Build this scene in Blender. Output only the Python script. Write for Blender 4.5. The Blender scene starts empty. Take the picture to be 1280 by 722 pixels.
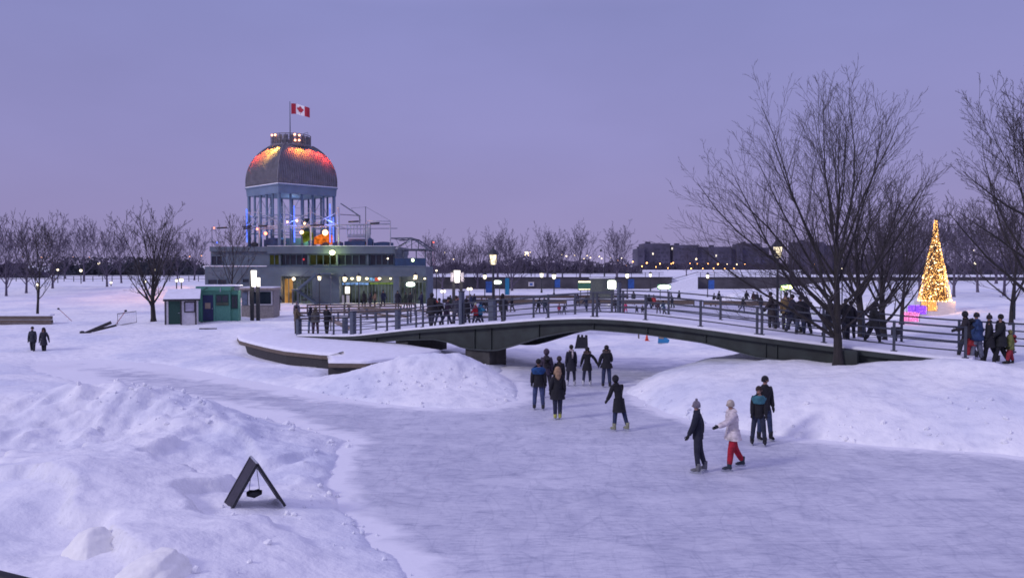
import bpy, bmesh, math, random
import numpy as np
from mathutils import Vector, Matrix, Euler
R = math.radians
random.seed(7)
sc = bpy.context.scene
C = sc.collection

# ------------------------------------------------------------------ camera
CAMZ = 5.2
F = 1000.0
TH = math.atan(29.0/F)
cd = bpy.data.cameras.new('camera'); cam = bpy.data.objects.new('camera', cd); C.objects.link(cam)
cam.location = (0, 0, CAMZ); cam.rotation_euler = (math.pi/2-TH, 0, 0)
cd.sensor_width = 36; cd.lens = 36*F/1280; cd.clip_start = 0.05; cd.clip_end = 9000
sc.camera = cam
CT, ST = math.cos(TH), math.sin(TH)
def gp(px, py, z=0.0):
    """ground point seen at a photo pixel, on the level z"""
    v = (361-py)/F
    dy, dz = CT+v*ST, -ST+v*CT
    t = (z-CAMZ)/dz
    return ((px-640)/F*t, dy*t, z)
def zo(py, Y):
    v = (361-py)/F
    return CAMZ + Y*(-ST+v*CT)/(CT+v*ST)
def xo(px, Y, z=3.0):
    return (px-640)/F*(Y*CT-(z-CAMZ)*ST)

# ------------------------------------------------------------------ materials
def nodes(m):
    m.use_nodes = True
    nt = m.node_tree
    for n in list(nt.nodes): nt.nodes.remove(n)
    out = nt.nodes.new('ShaderNodeOutputMaterial')
    return nt, out
def mat(name, col, rough=0.8, var=0.25, scale=6.0, bump=0.2, metal=0.0, emis=None, es=0.0, stretch=(1,1,1), bd=0.01):
    m = bpy.data.materials.new(name); nt, out = nodes(m); N = nt.nodes.new; L = nt.links.new
    b = N('ShaderNodeBsdfPrincipled'); L(b.outputs[0], out.inputs[0])
    tc = N('ShaderNodeTexCoord'); mp = N('ShaderNodeMapping'); mp.inputs['Scale'].default_value = stretch
    L(tc.outputs['Object'], mp.inputs[0])
    n1 = N('ShaderNodeTexNoise'); n1.inputs['Scale'].default_value = scale; n1.inputs['Detail'].default_value = 6
    L(mp.outputs[0], n1.inputs['Vector'])
    rp = N('ShaderNodeValToRGB')
    rp.color_ramp.elements[0].position = .3; rp.color_ramp.elements[1].position = .7
    rp.color_ramp.elements[0].color = (*[c*(1-var) for c in col], 1)
    rp.color_ramp.elements[1].color = (*[min(1, c*(1+var)) for c in col], 1)
    L(n1.outputs[0], rp.inputs[0]); L(rp.outputs[0], b.inputs['Base Color'])
    b.inputs['Roughness'].default_value = rough; b.inputs['Metallic'].default_value = metal
    if bump:
        bp = N('ShaderNodeBump'); bp.inputs['Strength'].default_value = bump; bp.inputs['Distance'].default_value = bd
        L(n1.outputs[0], bp.inputs['Height']); L(bp.outputs[0], b.inputs['Normal'])
    if emis:
        b.inputs['Emission Color'].default_value = (*emis, 1); b.inputs['Emission Strength'].default_value = es
    return m
def glow(name, col, s, var=0.3, scale=3.0):
    m = bpy.data.materials.new(name); nt, out = nodes(m); N = nt.nodes.new; L = nt.links.new
    e = N('ShaderNodeEmission'); tc = N('ShaderNodeTexCoord'); n1 = N('ShaderNodeTexNoise')
    n1.inputs['Scale'].default_value = scale
    L(tc.outputs['Object'], n1.inputs['Vector'])
    mr = N('ShaderNodeMapRange'); mr.inputs[1].default_value = .3; mr.inputs[2].default_value = .7
    mr.inputs[3].default_value = s*(1-var); mr.inputs[4].default_value = s*(1+var)
    L(n1.outputs[0], mr.inputs[0]); L(mr.outputs[0], e.inputs['Strength'])
    e.inputs[0].default_value = (*col, 1); L(e.outputs[0], out.inputs[0])
    return m

def snow_mat():
    m = bpy.data.materials.new('snow'); nt, out = nodes(m); N = nt.nodes.new; L = nt.links.new
    b = N('ShaderNodeBsdfPrincipled'); L(b.outputs[0], out.inputs[0]); b.inputs['Roughness'].default_value = .9
    b.inputs['Specular IOR Level'].default_value = .15
    g = N('ShaderNodeNewGeometry')
    def noise(s, d=5, st=(1,1,1)):
        mp = N('ShaderNodeMapping'); mp.inputs['Scale'].default_value = st; L(g.outputs['Position'], mp.inputs[0])
        n = N('ShaderNodeTexNoise'); n.inputs['Scale'].default_value = s; n.inputs['Detail'].default_value = d
        L(mp.outputs[0], n.inputs['Vector']); return n.outputs[0]
    a = noise(.22, 6); c = noise(2.2, 6); f = noise(9, 4)
    rp = N('ShaderNodeValToRGB'); e = rp.color_ramp.elements
    e[0].position = .36; e[0].color = (.70,.72,.80,1); e[1].position = .56; e[1].color = (.86,.855,.87,1)
    L(a, rp.inputs[0])
    # trodden, greyer patches
    r2 = N('ShaderNodeValToRGB'); e = r2.color_ramp.elements
    e[0].position = .30; e[0].color = (.80,.81,.86,1); e[1].position = .52; e[1].color = (1,1,1,1)
    L(c, r2.inputs[0])
    mx = N('ShaderNodeMix'); mx.data_type = 'RGBA'; mx.blend_type = 'MULTIPLY'; mx.inputs[0].default_value = .7
    L(rp.outputs[0], mx.inputs[6]); L(r2.outputs[0], mx.inputs[7]); L(mx.outputs[2], b.inputs['Base Color'])
    b1 = N('ShaderNodeBump'); b1.inputs['Strength'].default_value = .55; b1.inputs['Distance'].default_value = .16; L(c, b1.inputs['Height'])
    b2 = N('ShaderNodeBump'); b2.inputs['Strength'].default_value = .45; b2.inputs['Distance'].default_value = .035; L(f, b2.inputs['Height'])
    L(b1.outputs[0], b2.inputs['Normal']); L(b2.outputs[0], b.inputs['Normal'])
    return m
def ice_mat():
    m = bpy.data.materials.new('ice'); nt, out = nodes(m); N = nt.nodes.new; L = nt.links.new
    b = N('ShaderNodeBsdfPrincipled'); L(b.outputs[0], out.inputs[0])
    g = N('ShaderNodeNewGeometry')
    def noise(s, d=5, st=(1,1,1), rz=0, dist=0.0):
        mp = N('ShaderNodeMapping'); mp.inputs['Scale'].default_value = st; mp.inputs['Rotation'].default_value = (0,0,R(rz))
        L(g.outputs['Position'], mp.inputs[0])
        n = N('ShaderNodeTexNoise'); n.inputs['Scale'].default_value = s; n.inputs['Detail'].default_value = d
        n.inputs['Distortion'].default_value = dist
        L(mp.outputs[0], n.inputs['Vector']); return n.outputs[0]
    def ramp(src, p0, c0, p1, c1):
        r = N('ShaderNodeValToRGB'); e = r.color_ramp.elements
        e[0].position = p0; e[0].color = (*c0,1); e[1].position = p1; e[1].color = (*c1,1); L(src, r.inputs[0]); return r.outputs[0]
    def mul(a, c, f=1.0, bt='MULTIPLY'):
        x = N('ShaderNodeMix'); x.data_type = 'RGBA'; x.blend_type = bt; x.inputs[0].default_value = f
        L(a, x.inputs[6]); L(c, x.inputs[7]); return x.outputs[2]
    base = ramp(noise(.13, 6), .32, (.585,.59,.66), .66, (.70,.70,.76))
    s1 = ramp(noise(1.1, 8, (1,.45,1), 12, 1.2), .36, (.86,.865,.90), .60, (1,1,1))
    s2 = ramp(noise(4.5, 8, (.45,1,1), 24, 1.5), .34, (.85,.855,.89), .58, (1,1,1))
    sw = ramp(noise(9, 6, (.16,1,1), -14, 2.2), .36, (.80,.81,.85), .47, (1,1,1))
    sv = ramp(noise(8, 6, (.2,1,1), 22, 2.5), .35, (.83,.835,.87), .45, (1,1,1))
    su = ramp(noise(10, 6, (1,.2,1), -30, 2.0), .34, (.86,.865,.89), .44, (1,1,1))
    col = mul(mul(mul(mul(mul(base, s1), s2), sw, .9), sv, .8), su, .7)
    def scratch(sc_, st, rz, w_):
        mp = N('ShaderNodeMapping'); mp.inputs['Scale'].default_value = st; mp.inputs['Rotation'].default_value = (0,0,R(rz)); L(g.outputs['Position'], mp.inputs[0])
        dn_ = N('ShaderNodeTexNoise'); dn_.inputs['Scale'].default_value = .35; L(g.outputs['Position'], dn_.inputs['Vector'])
        ad = N('ShaderNodeVectorMath'); ad.operation = 'MULTIPLY_ADD'; ad.inputs[1].default_value = (1.6,1.6,0); L(dn_.outputs['Color'], ad.inputs[0]); L(mp.outputs[0], ad.inputs[2])
        v = N('ShaderNodeTexVoronoi'); v.feature = 'DISTANCE_TO_EDGE'; v.inputs['Scale'].default_value = sc_; L(ad.outputs[0], v.inputs['Vector'])
        return ramp(v.outputs['Distance'], 0, (.80,.81,.85), w_, (1,1,1))
    col = mul(mul(col, scratch(1.1, (.22,1,1), 14, .035), .8), scratch(1.4, (1,.2,1), 33, .03), .6)
    dust = ramp(noise(.8, 9, (.6,1,1), 0, 1.0), .50, (0,0,0), .78, (.7,.7,.7))
    x0 = N('ShaderNodeMix'); x0.data_type = 'RGBA'; L(dust, x0.inputs[0]); L(col, x0.inputs[6]); x0.inputs[7].default_value = (.73,.73,.78,1)
    gr = ramp(noise(38, 3), .35, (.93,.93,.95), .6, (1,1,1)); x0o = mul(x0.outputs[2], gr)
    at = N('ShaderNodeAttribute'); at.attribute_name = 'dust'
    dn = N('ShaderNodeMath'); dn.operation = 'ADD'; L(at.outputs['Fac'], dn.inputs[0])
    d2 = N('ShaderNodeMapRange'); d2.inputs[1].default_value = .3; d2.inputs[2].default_value = .7; d2.inputs[3].default_value = -.35; d2.inputs[4].default_value = .35
    L(noise(1.3, 9, (.7,1,1), 10, .8), d2.inputs[0]); L(d2.outputs[0], dn.inputs[1])
    d3 = N('ShaderNodeMapRange'); d3.inputs[1].default_value = .25; d3.inputs[2].default_value = .75; L(dn.outputs[0], d3.inputs[0])
    x = N('ShaderNodeMix'); x.data_type = 'RGBA'; L(d3.outputs[0], x.inputs[0]); L(x0o, x.inputs[6]); x.inputs[7].default_value = (.82,.815,.85,1)
    L(x.outputs[2], b.inputs['Base Color'])
    rr = N('ShaderNodeMapRange'); rr.inputs[1].default_value=.35; rr.inputs[2].default_value=.65; rr.inputs[3].default_value=.42; rr.inputs[4].default_value=.75
    L(noise(.4,5), rr.inputs[0]); L(rr.outputs[0], b.inputs['Roughness'])
    b.inputs['Specular IOR Level'].default_value = .35
    bp = N('ShaderNodeBump'); bp.inputs['Strength'].default_value = .35; bp.inputs['Distance'].default_value = .02
    L(sw, bp.inputs['Height'])
    bq = N('ShaderNodeBump'); bq.inputs['Strength'].default_value = .3; bq.inputs['Distance'].default_value = .05
    L(noise(2.5,5), bq.inputs['Height']); L(bp.outputs[0], bq.inputs['Normal']); L(bq.outputs[0], b.inputs['Normal'])
    return m

M = {}
M['snow'] = snow_mat(); M['ice'] = ice_mat()
M['snowcap'] = mat('snow_cap', (.80,.80,.86), .9, .06, 3, .5, bd=.04)
M['girder'] = mat('green_black_steel', (.016,.023,.021), .6, .55, 1.4, .3)
M['flange'] = mat('dull_steel_edge', (.045,.055,.058), .6, .3, 2.5, .1)
M['rail'] = mat('grey_painted_rail', (.036,.042,.062), .5, .2, 5, .05)
M['post'] = mat('grey_post', (.07,.085,.12), .55, .2, 5, .05)
M['concrete'] = mat('weathered_concrete', (.05,.048,.046), .9, .4, 2.0, .5)
M['wallc'] = mat('quay_wall', (.075,.07,.08), .95, .35, .35, .3)
M['bark'] = mat('bark', (.030,.026,.025), .95, .35, 14, .8, stretch=(1,1,.2), bd=.02)
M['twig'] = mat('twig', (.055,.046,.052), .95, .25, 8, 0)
M['fartwig'] = mat('far_twig', (.105,.088,.125), .95, .25, 3, 0)  # paler violet twig colour, distance haze painted in
M['wood'] = mat('old_wood', (.13,.10,.08), .85, .35, 3, .4, stretch=(1,8,8))
M['darkwood'] = mat('dark_wood', (.035,.032,.034), .8, .35, 4, .4, stretch=(1,6,6))
M['black'] = mat('black_paint', (.012,.012,.016), .45, .3, 9, .1)
M['iron'] = mat('dark_iron', (.020,.022,.028), .5, .3, 6, .1)
M['green'] = mat('green_boards', (.085,.26,.185), .7, .16, 3, .2, stretch=(8,8,1))
M['greend'] = mat('dark_green_boards', (.012,.055,.04), .7, .2, 3, .2, stretch=(8,8,1))
M['navy'] = mat('navy_door', (.012,.02,.075), .55, .2, 5, .1)
M['white'] = mat('white_boards', (.58,.56,.58), .7, .12, 3, .25, stretch=(1,1,6))
M['glassd'] = mat('dark_glass', (.018,.022,.035), .12, .3, 1.2, 0)
M['pav'] = mat('blue_grey_cladding', (.094,.122,.155), .7, .16, .8, .1)
M['pavd'] = mat('blue_grey_trim', (.08,.115,.16), .6, .14, .8, .1)
M['pipe'] = mat('pale_pipe', (.36,.38,.44), .45, .15, 3, 0, metal=.1)
M['dome'] = mat('zinc_dome', (.155,.15,.175), .6, .2, 1.5, .2, metal=.0)
M['tower'] = mat('tower_blue_lit', (.13,.185,.27), .6, .14, .8, .1)  # paler blue carries the bluish lighting on the tower frame
M['tarp'] = mat('blue_tarp', (.014,.04,.105), .6, .3, 2, .4, bd=.05)
M['red'] = mat('flag_red', (.42,.02,.045), .8, .1, 3, .1)
M['flagw'] = mat('flag_white', (.75,.74,.78), .8, .05, 3, .1)
M['cone'] = mat('orange_plastic', (.7,.09,.04), .5, .1, 3, .1)
M['blueb'] = mat('blue_board', (.03,.22,.45), .6, .12, 3, .1)
M['tan'] = mat('tan_board', (.30,.23,.17), .7, .15, 3, .1)
M['banner'] = mat('blue_banner', (.03,.10,.34), .7, .35, 2.5, .1)
M['ground'] = mat('dark_void', (.02,.02,.025), .9, .2, 3, 0)
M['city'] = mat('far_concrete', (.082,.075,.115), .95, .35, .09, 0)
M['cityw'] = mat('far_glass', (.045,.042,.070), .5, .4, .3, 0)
M['lampw'] = glow('lamp_white', (1,.86,.64), 3.2)
M['lampy'] = glow('lamp_pale_yellow', (1,.86,.55), 3.0, .5, 8)
M['lampl'] = glow('lantern_glass', (1,.84,.58), 1.7, .6, 7)
M['panel'] = glow('lit_panel', (1,.93,.86), 3.0, .3, 1.5)
M['lampg'] = glow('lamp_green_white', (.75,1,.55), 5.0)
M['sodium'] = glow('lamp_sodium', (1,.42,.13), 9.0, .2)
M['sodiumc'] = glow('lamp_far_white', (1,.78,.5), 5.0, .2)
M['orange'] = glow('orange_glow', (1,.22,.03), .65, .6)
M['redglow'] = glow('red_glow', (1,.1,.05), 4.0, .4)
M['inwarm'] = glow('warm_interior', (1,.50,.16), .42, .7, .6)
M['incool'] = glow('cool_interior', (.50,.62,.62), .09, .85, .7)
M['inoliv'] = glow('olive_interior', (.40,.42,.16), .05, .8, .8)
M['string'] = glow('string_light_gold', (1,.48,.13), 4.2, .5, 2)
M['stringp'] = glow('string_light_purple', (.36,.12,1), 3.0, .5, 3)
M['stringk'] = glow('string_light_pink', (1,.28,.62), 3.0, .5, 3)
M['bluel'] = glow('blue_glow', (.08,.16,1), 2.2, .4)
M['skin'] = mat('skin', (.34,.19,.14), .6, .1, 9, 0)
M['hockey'] = mat('net_frame', (.25,.05,.05), .5, .1, 3, 0)
M['net'] = mat('net_cord', (.30,.28,.34), .8, .1, 3, 0)

# ------------------------------------------------------------------ mesh builder
class MB:
    def __init__(s): s.v = []; s.f = []; s.sm = []
    def add(s, vs, fs, smooth=False):
        o = len(s.v); s.v += [tuple(v) for v in vs]; s.f += [tuple(i+o for i in f) for f in fs]; s.sm += [smooth]*len(fs); return s
    def box(s, c, d, rz=0, tilt=None):
        hx, hy, hz = d[0]/2, d[1]/2, d[2]/2
        vs = [Vector((x*hx, y*hy, z*hz)) for z in (-1,1) for y in (-1,1) for x in (-1,1)]
        m = Matrix.Rotation(rz, 3, 'Z')
        if tilt: m = m @ Euler(tilt).to_matrix()
        vs = [m @ v + Vector(c) for v in vs]
        return s.add(vs, [(0,2,3,1),(4,5,7,6),(0,1,5,4),(2,6,7,3),(0,4,6,2),(1,3,7,5)])
    def bb(s, x0,x1,y0,y1,z0,z1): return s.box(((x0+x1)/2,(y0+y1)/2,(z0+z1)/2),(abs(x1-x0),abs(y1-y0),abs(z1-z0)))
    def bar(s, a, b, r, n=6, r2=None):
        a, b = Vector(a), Vector(b); r2 = r if r2 is None else r2
        d = (b-a)
        if d.length < 1e-6: return s
        q = d.to_track_quat('Z','Y').to_matrix()
        vs = []
        for p, rr in ((a,r),(b,r2)):
            for i in range(n):
                t = 2*math.pi*(i+.5)/n; vs.append(q @ Vector((rr*math.cos(t), rr*math.sin(t), 0)) + p)
        fs = [(i,(i+1)%n,n+(i+1)%n,n+i) for i in range(n)]
        fs += [tuple(range(n-1,-1,-1)), tuple(range(n,2*n))]
        return s.add(vs, fs, n > 5)
    def lathe(s, c, prof, n=16, rz=0):
        vs = []; fs = []
        for r, z in prof:
            for i in range(n):
                t = 2*math.pi*i/n+rz; vs.append((c[0]+r*math.cos(t), c[1]+r*math.sin(t), c[2]+z))
        for k in range(len(prof)-1):
            for i in range(n):
                j = (i+1)%n; fs.append((k*n+i,k*n+j,(k+1)*n+j,(k+1)*n+i))
        fs.append(tuple(range(n-1,-1,-1))); fs.append(tuple((len(prof)-1)*n+i for i in range(n)))
        return s.add(vs, fs, n > 8)
    def ball(s, c, r, n=8, sz=1.0, sy=1.0):
        vs = []; fs = []; m = max(4, n//2+1)
        for k in range(m+1):
            ph = math.pi*k/m
            for i in range(n):
                t = 2*math.pi*i/n
                vs.append((c[0]+r*math.sin(ph)*math.cos(t), c[1]+r*sy*math.sin(ph)*math.sin(t), c[2]-r*sz*math.cos(ph)))
        for k in range(m):
            for i in range(n):
                j = (i+1)%n; fs.append((k*n+i,k*n+j,(k+1)*n+j,(k+1)*n+i))
        return s.add(vs, fs, True)
    def prism(s, pts, z0, z1):
        n = len(pts)
        vs = [(x,y,z0) for x,y in pts]+[(x,y,z1) for x,y in pts]
        return s.add(vs, [tuple(range(n-1,-1,-1)), tuple(range(n,2*n))]+[(i,(i+1)%n,n+(i+1)%n,n+i) for i in range(n)])
    def plate(s, pts, y0, y1):      # outline in x,z given thickness in y
        n = len(pts)
        vs = [(x,y0,z) for x,z in pts]+[(x,y1,z) for x,z in pts]
        return s.add(vs, [tuple(range(n)), tuple(range(2*n-1,n-1,-1))]+[(i,n+i,n+(i+1)%n,(i+1)%n) for i in range(n)])
    def tube(s, pts, rad, n=6):
        """one smooth tube through several points"""
        vs = []; fs = []
        P = [Vector(p) for p in pts]
        for k, p in enumerate(P):
            d = (P[min(k+1,len(P)-1)]-P[max(k-1,0)])
            q = d.to_track_quat('Z','Y').to_matrix(); r = rad[k] if hasattr(rad,'__len__') else rad
            for i in range(n):
                t = 2*math.pi*i/n; vs.append(q @ Vector((r*math.cos(t), r*math.sin(t), 0)) + p)
        for k in range(len(P)-1):
            for i in range(n):
                j = (i+1)%n; fs.append((k*n+i,k*n+j,(k+1)*n+j,(k+1)*n+i))
        fs.append(tuple(range(n-1,-1,-1))); fs.append(tuple((len(P)-1)*n+i for i in range(n)))
        return s.add(vs, fs, True)
    def build(s, name, m, parent=None, loc=None, rz=0, label=None):
        me = bpy.data.meshes.new(name); me.from_pydata(s.v, [], s.f); me.materials.append(m if not isinstance(m,str) else M[m])
        me.polygons.foreach_set('use_smooth', s.sm); me.update()
        o = bpy.data.objects.new(name, me); C.objects.link(o)
        if loc: o.location = loc
        o.rotation_euler.z = rz
        if parent: o.parent = parent
        if label: o['label'] = label
        return o
def tag(o, label, cat, group=None, kind=None):
    o['label'] = label; o['category'] = cat
    if group: o['group'] = group
    if kind: o['kind'] = kind
    return o
def thing(name, label, cat, loc=(0,0,0), rz=0, group=None):
    o = bpy.data.objects.new(name, None); C.objects.link(o); o.location = loc; o.rotation_euler.z = rz
    o.empty_display_size = .2
    return tag(o, label, cat, group)
def struct(o): o['kind'] = 'structure'; return o
def kids(o): return [c for c in bpy.data.objects if c.parent == o]
def dup(root, loc, rz=0, label=None, scale=1.0):
    r = root.copy(); C.objects.link(r); r.location = loc; r.rotation_euler.z = rz; r.scale = (scale,)*3
    if label: r['label'] = label
    for ch in kids(root):
        c = ch.copy(); C.objects.link(c); c.parent = r
        for g in kids(ch):
            d = g.copy(); C.objects.link(d); d.parent = c
    return r
def light(parent, loc, col, power, rad=.1, kind='POINT', rot=None, spot=60, blend=.5):
    ld = bpy.data.lights.new('lamp_light', kind); ld.color = col; ld.energy = power; ld.shadow_soft_size = rad
    if kind == 'SPOT': ld.spot_size = R(spot); ld.spot_blend = blend
    o = bpy.data.objects.new('lamp_light', ld); C.objects.link(o); o.location = loc
    if rot is not None: o.rotation_euler = rot
    if parent: o.parent = parent
    return o

# ------------------------------------------------------------------ terrain heights
rng = np.random.RandomState(3)
PERM = rng.permutation(512); GR = rng.rand(512)*2*np.pi; GX = np.cos(GR); GY = np.sin(GR)
def perlin(x, y):
    xi = np.floor(x).astype(int); yi = np.floor(y).astype(int); xf = x-xi; yf = y-yi
    def g(ix, iy, fx, fy):
        h = PERM[(PERM[ix & 511] + iy) & 511]; return GX[h]*fx+GY[h]*fy
    u = xf*xf*xf*(xf*(xf*6-15)+10); v = yf*yf*yf*(yf*(yf*6-15)+10)
    a = g(xi,yi,xf,yf); b = g(xi+1,yi,xf-1,yf); c = g(xi,yi+1,xf,yf-1); d = g(xi+1,yi+1,xf-1,yf-1)
    return (a+(b-a)*u)*(1-v)+(c+(d-c)*u)*v
def fbm(x, y, o=4):
    s = 0; a = 1.0
    for k in range(o): s = s+a*perlin(x*2**k+17*k, y*2**k+5*k); a *= .5
    return s
def ss(a, b, x):
    t = np.clip((x-a)/(b-a), 0, 1); return t*t*(3-2*t)
def sdf(X, Y, poly):
    P = np.array(poly); d = np.full(X.shape, 1e9); ins = np.zeros(X.shape, bool); n = len(P)
    for i in range(n):
        ax, ay = P[i]; bx, by = P[(i+1)%n]
        ex, ey = bx-ax, by-ay; wx, wy = X-ax, Y-ay
        t = np.clip((wx*ex+wy*ey)/(ex*ex+ey*ey+1e-12), 0, 1)
        d = np.minimum(d, (wx-ex*t)**2+(wy-ey*t)**2)
        with np.errstate(divide='ignore', invalid='ignore'):
            c = ((ay > Y) != (by > Y)) & (X < (bx-ax)*(Y-ay)/(by-ay+1e-12)+ax)
        ins ^= c
    d = np.sqrt(d); return np.where(ins, -d, d)
g2 = lambda px, py: gp(px, py)[:2]
ICE = [g2(*p) for p in [(545,740),(500,700),(468,672),(436,640),(410,604),(428,572),(438,550),(330,522),(230,505),(130,484),(50,464),
        (48,452),(120,449),(200,455),(300,474),(380,488),(440,500),(520,510),(610,511),(652,500),(650,485),(628,466),(634,454)]]
ICE += [(4,45.5),(10,46.5),(17,46),(16.5,43),(10.5,41.5),(7.4,38),(5.4,35),(4.6,33),(5.0,30),(5.6,27.4),(7.7,24.6),(10.5,23.0),(13.9,21.7),(22,20),(45,18),(45,2),(-1.2,2)]
RINK = [(-6,66),(4,60),(22,58),(33,66),(38,100),(25,140),(-14,140),(-7,108),(-6,84)]
PLAT = [(-17.4,50.5),(-16.4,48),(-15.2,46.2),(-13.6,44),(-11.9,41.9),(-9.6,40.2),(-7.9,39.4),(-8.5,36.9),(-6.7,36.7),(-5.2,38.4),(-3.7,41.4),(-6.0,44.6),(-9.4,47.6),(-11,52),(-15,53)]
def height(X, Y):
    X = np.asarray(X, float); Y = np.asarray(Y, float)
    k = X/np.maximum(Y, 1)
    zl = np.interp(Y, [0,12,18,24,30,45,52,62,80,115,200,400,4000], [.9,.75,.55,.45,.25,.22,.5,.85,1.25,2.0,2.6,2.8,3])
    zb = np.interp(Y, [0,30,48,60,95,130,170,200], [.3,.2,.7,.8,.7,.6,.4,2.6])
    zc = np.interp(Y, [0,24,60,150,168,170.6,170.9,260,4000], [.3,.3,.15,.15,.25,.3,2.6,2.75,3])
    zr = np.interp(Y, [0,26,30,45,110,165,200,4000], [1.0,1.35,1.5,1.6,1.75,1.9,2.6,3])
    wb = ss(-.36,-.31,k)*ss(44,51,Y)                 # building court
    wc = ss(-9.5,-7.0,X)                               # centre
    wc = np.where(Y > 110, ss(-.20,-.12,k), wc)
    wr = np.maximum(ss(.31,.42,k)*ss(24,40,Y), ss(3,6.5,X)*(1-ss(37,46,Y)))
    wr = np.clip(wr, 0, 1)
    z = zl*(1-wb)+zb*wb
    z = z*(1-wc)+zc*wc
    z = z*(1-wr)+(zr+.22*ss(12.5,16,X)*(1-ss(30,40,Y)))*wr
    dp = sdf(X, Y, PLAT)
    # snow under the platform stays low in front of its edge
    def blob(cx, cy, sx, sy, h, a=0):
        dx, dy = X-cx, Y-cy; ca, sa = math.cos(a), math.sin(a)
        u, v = (dx*ca+dy*sa)/sx, (-dx*sa+dy*ca)/sy
        return h*np.exp(-(u*u+v*v))
    bl = (blob(-10.6,23.6,2.6,1.7,.95,.1)+blob(-14.2,22.8,3.2,2.4,.75)+blob(-8.2,21.6,1.6,2.2,.35)
          +blob(-8.5,15.5,3.0,2.6,.35)+blob(-6.2,12.6,1.3,1.2,.35)+blob(-7.8,10.5,2.2,1.4,.4)+blob(-3.6,10.8,1.1,1.4,.22)
          +blob(-4.4,34.3,2.6,1.8,.92,.05)+blob(-1.6,35.2,2.2,1.7,.80)+blob(-7.4,33.6,2.0,1.4,.30)
          +blob(-13.5,36.6,2.6,1.5,.22,.3)+blob(-16,40,5,3,.15)
          +blob(16.3,27.9,2.4,.9,.36,-.6)+blob(-4.6,118,4.2,4,2.1)+blob(2.5,120,4,4,1.2)+blob(33,118,6,5,1.9)+blob(44,112,8,6,1.2)
          +blob(-40,104,9,6,.9)+blob(-61,108,14,6,.6)+blob(-30,92,4,2,.3))
    z = z+bl
    # the flat hard pack behind the bridge arch
    z = z-.30*np.exp(-(np.maximum(dp,0)/.9)**2)*(Y < 47)
    z = np.where((dp < 0) & (Y < 50), np.minimum(z, .42+.0*z), z)
    rough = .5+1.8*np.exp(-(((X+11)/4.5)**2+((Y-22)/3.2)**2)) + .8*np.exp(-(((X+4)/4)**2+((Y-34)/2.2)**2))+.7*np.exp(-(((X-11)/8)**2+((Y-25.5)/2.0)**2))
    fade = 1-ss(60, 140, Y)
    n1 = fbm(X*.35, Y*.35, 4)*.10*(1+.5*fade)
    n2 = (fbm(X*1.3+9, Y*1.3, 5))*.11*rough*fade
    n3 = (.35-np.abs(fbm(X*.8+31, Y*1.0+7, 4)))*.16*np.clip(rough-.55, 0, 2)*fade
    chunk = np.abs(fbm(X*2.6+3, Y*2.6+1, 3)); n2 = n2+(.22-chunk)*.13*np.clip(rough-1.0, 0, 1.2)*fade*ss(0,1,z)
    # wind-cut scarps of the foreground drift
    sc_ = fbm(X*.33+3.7, Y*.26+2.2, 3); scp = ss(-.02,.05,sc_)*.30*(1-ss(19,25,Y))*ss(2.5,5,-X)
    z = z+n1+n2+n3+scp
    d = sdf(X, Y, ICE)
    d = d+.22*fbm(X*1.1, Y*1.1, 4)
    w = 1.1+1.3*ss(2.5,6,X)*(1-ss(40,50,Y))
    fac = 1-np.exp(-np.maximum(d, 0)/w)
    dr = sdf(X, Y, RINK)
    fr = 1-np.exp(-np.maximum(dr, 0)/2.0)
    z = z*fac*fr - .14*(1-ss(-.10,.25,np.minimum(d, dr)))
    return z
def hp(x, y): return float(height(np.array([x]), np.array([y]))[0])
def on(px, Y):
    """a point standing on the ground at distance Y under photo column px"""
    X = xo(px, Y, 1.0); return (X, Y, hp(X, Y))
def steps(segs):
    out = []
    for a, b, st in segs:
        n = max(1, int(round((b-a)/st))); out += [a+(b-a)*i/n for i in range(n)]
    out.append(segs[-1][1]); return np.array(out)
def grid_mesh(name, xs, ys, m):
    X, Y = np.meshgrid(xs, ys); Z = height(X, Y)
    co = np.stack([X, Y, Z], -1).reshape(-1, 3); nx, ny = len(xs), len(ys)
    idx = np.arange(nx*ny).reshape(ny, nx)
    q = np.stack([idx[:-1,:-1], idx[:-1,1:], idx[1:,1:], idx[1:,:-1]], -1).reshape(-1, 4)
    me = bpy.data.meshes.new(name); me.vertices.add(len(co)); me.vertices.foreach_set('co', co.ravel())
    me.loops.add(q.size); me.loops.foreach_set('vertex_index', q.ravel())
    me.polygons.add(len(q)); me.polygons.foreach_set('loop_start', np.arange(0, q.size, 4)); me.polygons.foreach_set('use_smooth', np.ones(len(q), bool))
    me.update(calc_edges=True); me.materials.append(m)
    o = bpy.data.objects.new(name, me); C.objects.link(o); return o

# ------------------------------------------------------------------ people (built first, while the scene is light)
CM = {}
def cloth(col, key=None):
    k = tuple(round(c,3) for c in col)
    if k not in CM: CM[k] = mat('cloth', col, .9, .35, 9, .7, bd=.03)
    return CM[k]
def skin_mesh(name, joints, edges, m, parent, sub=1, root=0):
    me = bpy.data.meshes.new('tmp'); me.from_pydata([j[0] for j in joints], edges, [])
    o = bpy.data.objects.new('tmp', me); C.objects.link(o)
    md = o.modifiers.new('s', 'SKIN'); md.use_smooth_shade = True; md.branch_smoothing = .3
    for i, j in enumerate(joints):
        sv = me.skin_vertices[0].data[i]; sv.radius = (j[1], j[2] if len(j) > 2 else j[1]); sv.use_root = (i == root)
    if sub: sb = o.modifiers.new('b', 'SUBSURF'); sb.levels = sub; sb.render_levels = sub
    dg = bpy.context.evaluated_depsgraph_get()
    nm = bpy.data.meshes.new_from_object(o.evaluated_get(dg)); nm.name = name
    bpy.data.objects.remove(o); bpy.data.meshes.remove(me)
    nm.materials.clear(); nm.materials.append(m)
    r = bpy.data.objects.new(name, nm); C.objects.link(r)
    if parent: r.parent = parent
    return r
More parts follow.
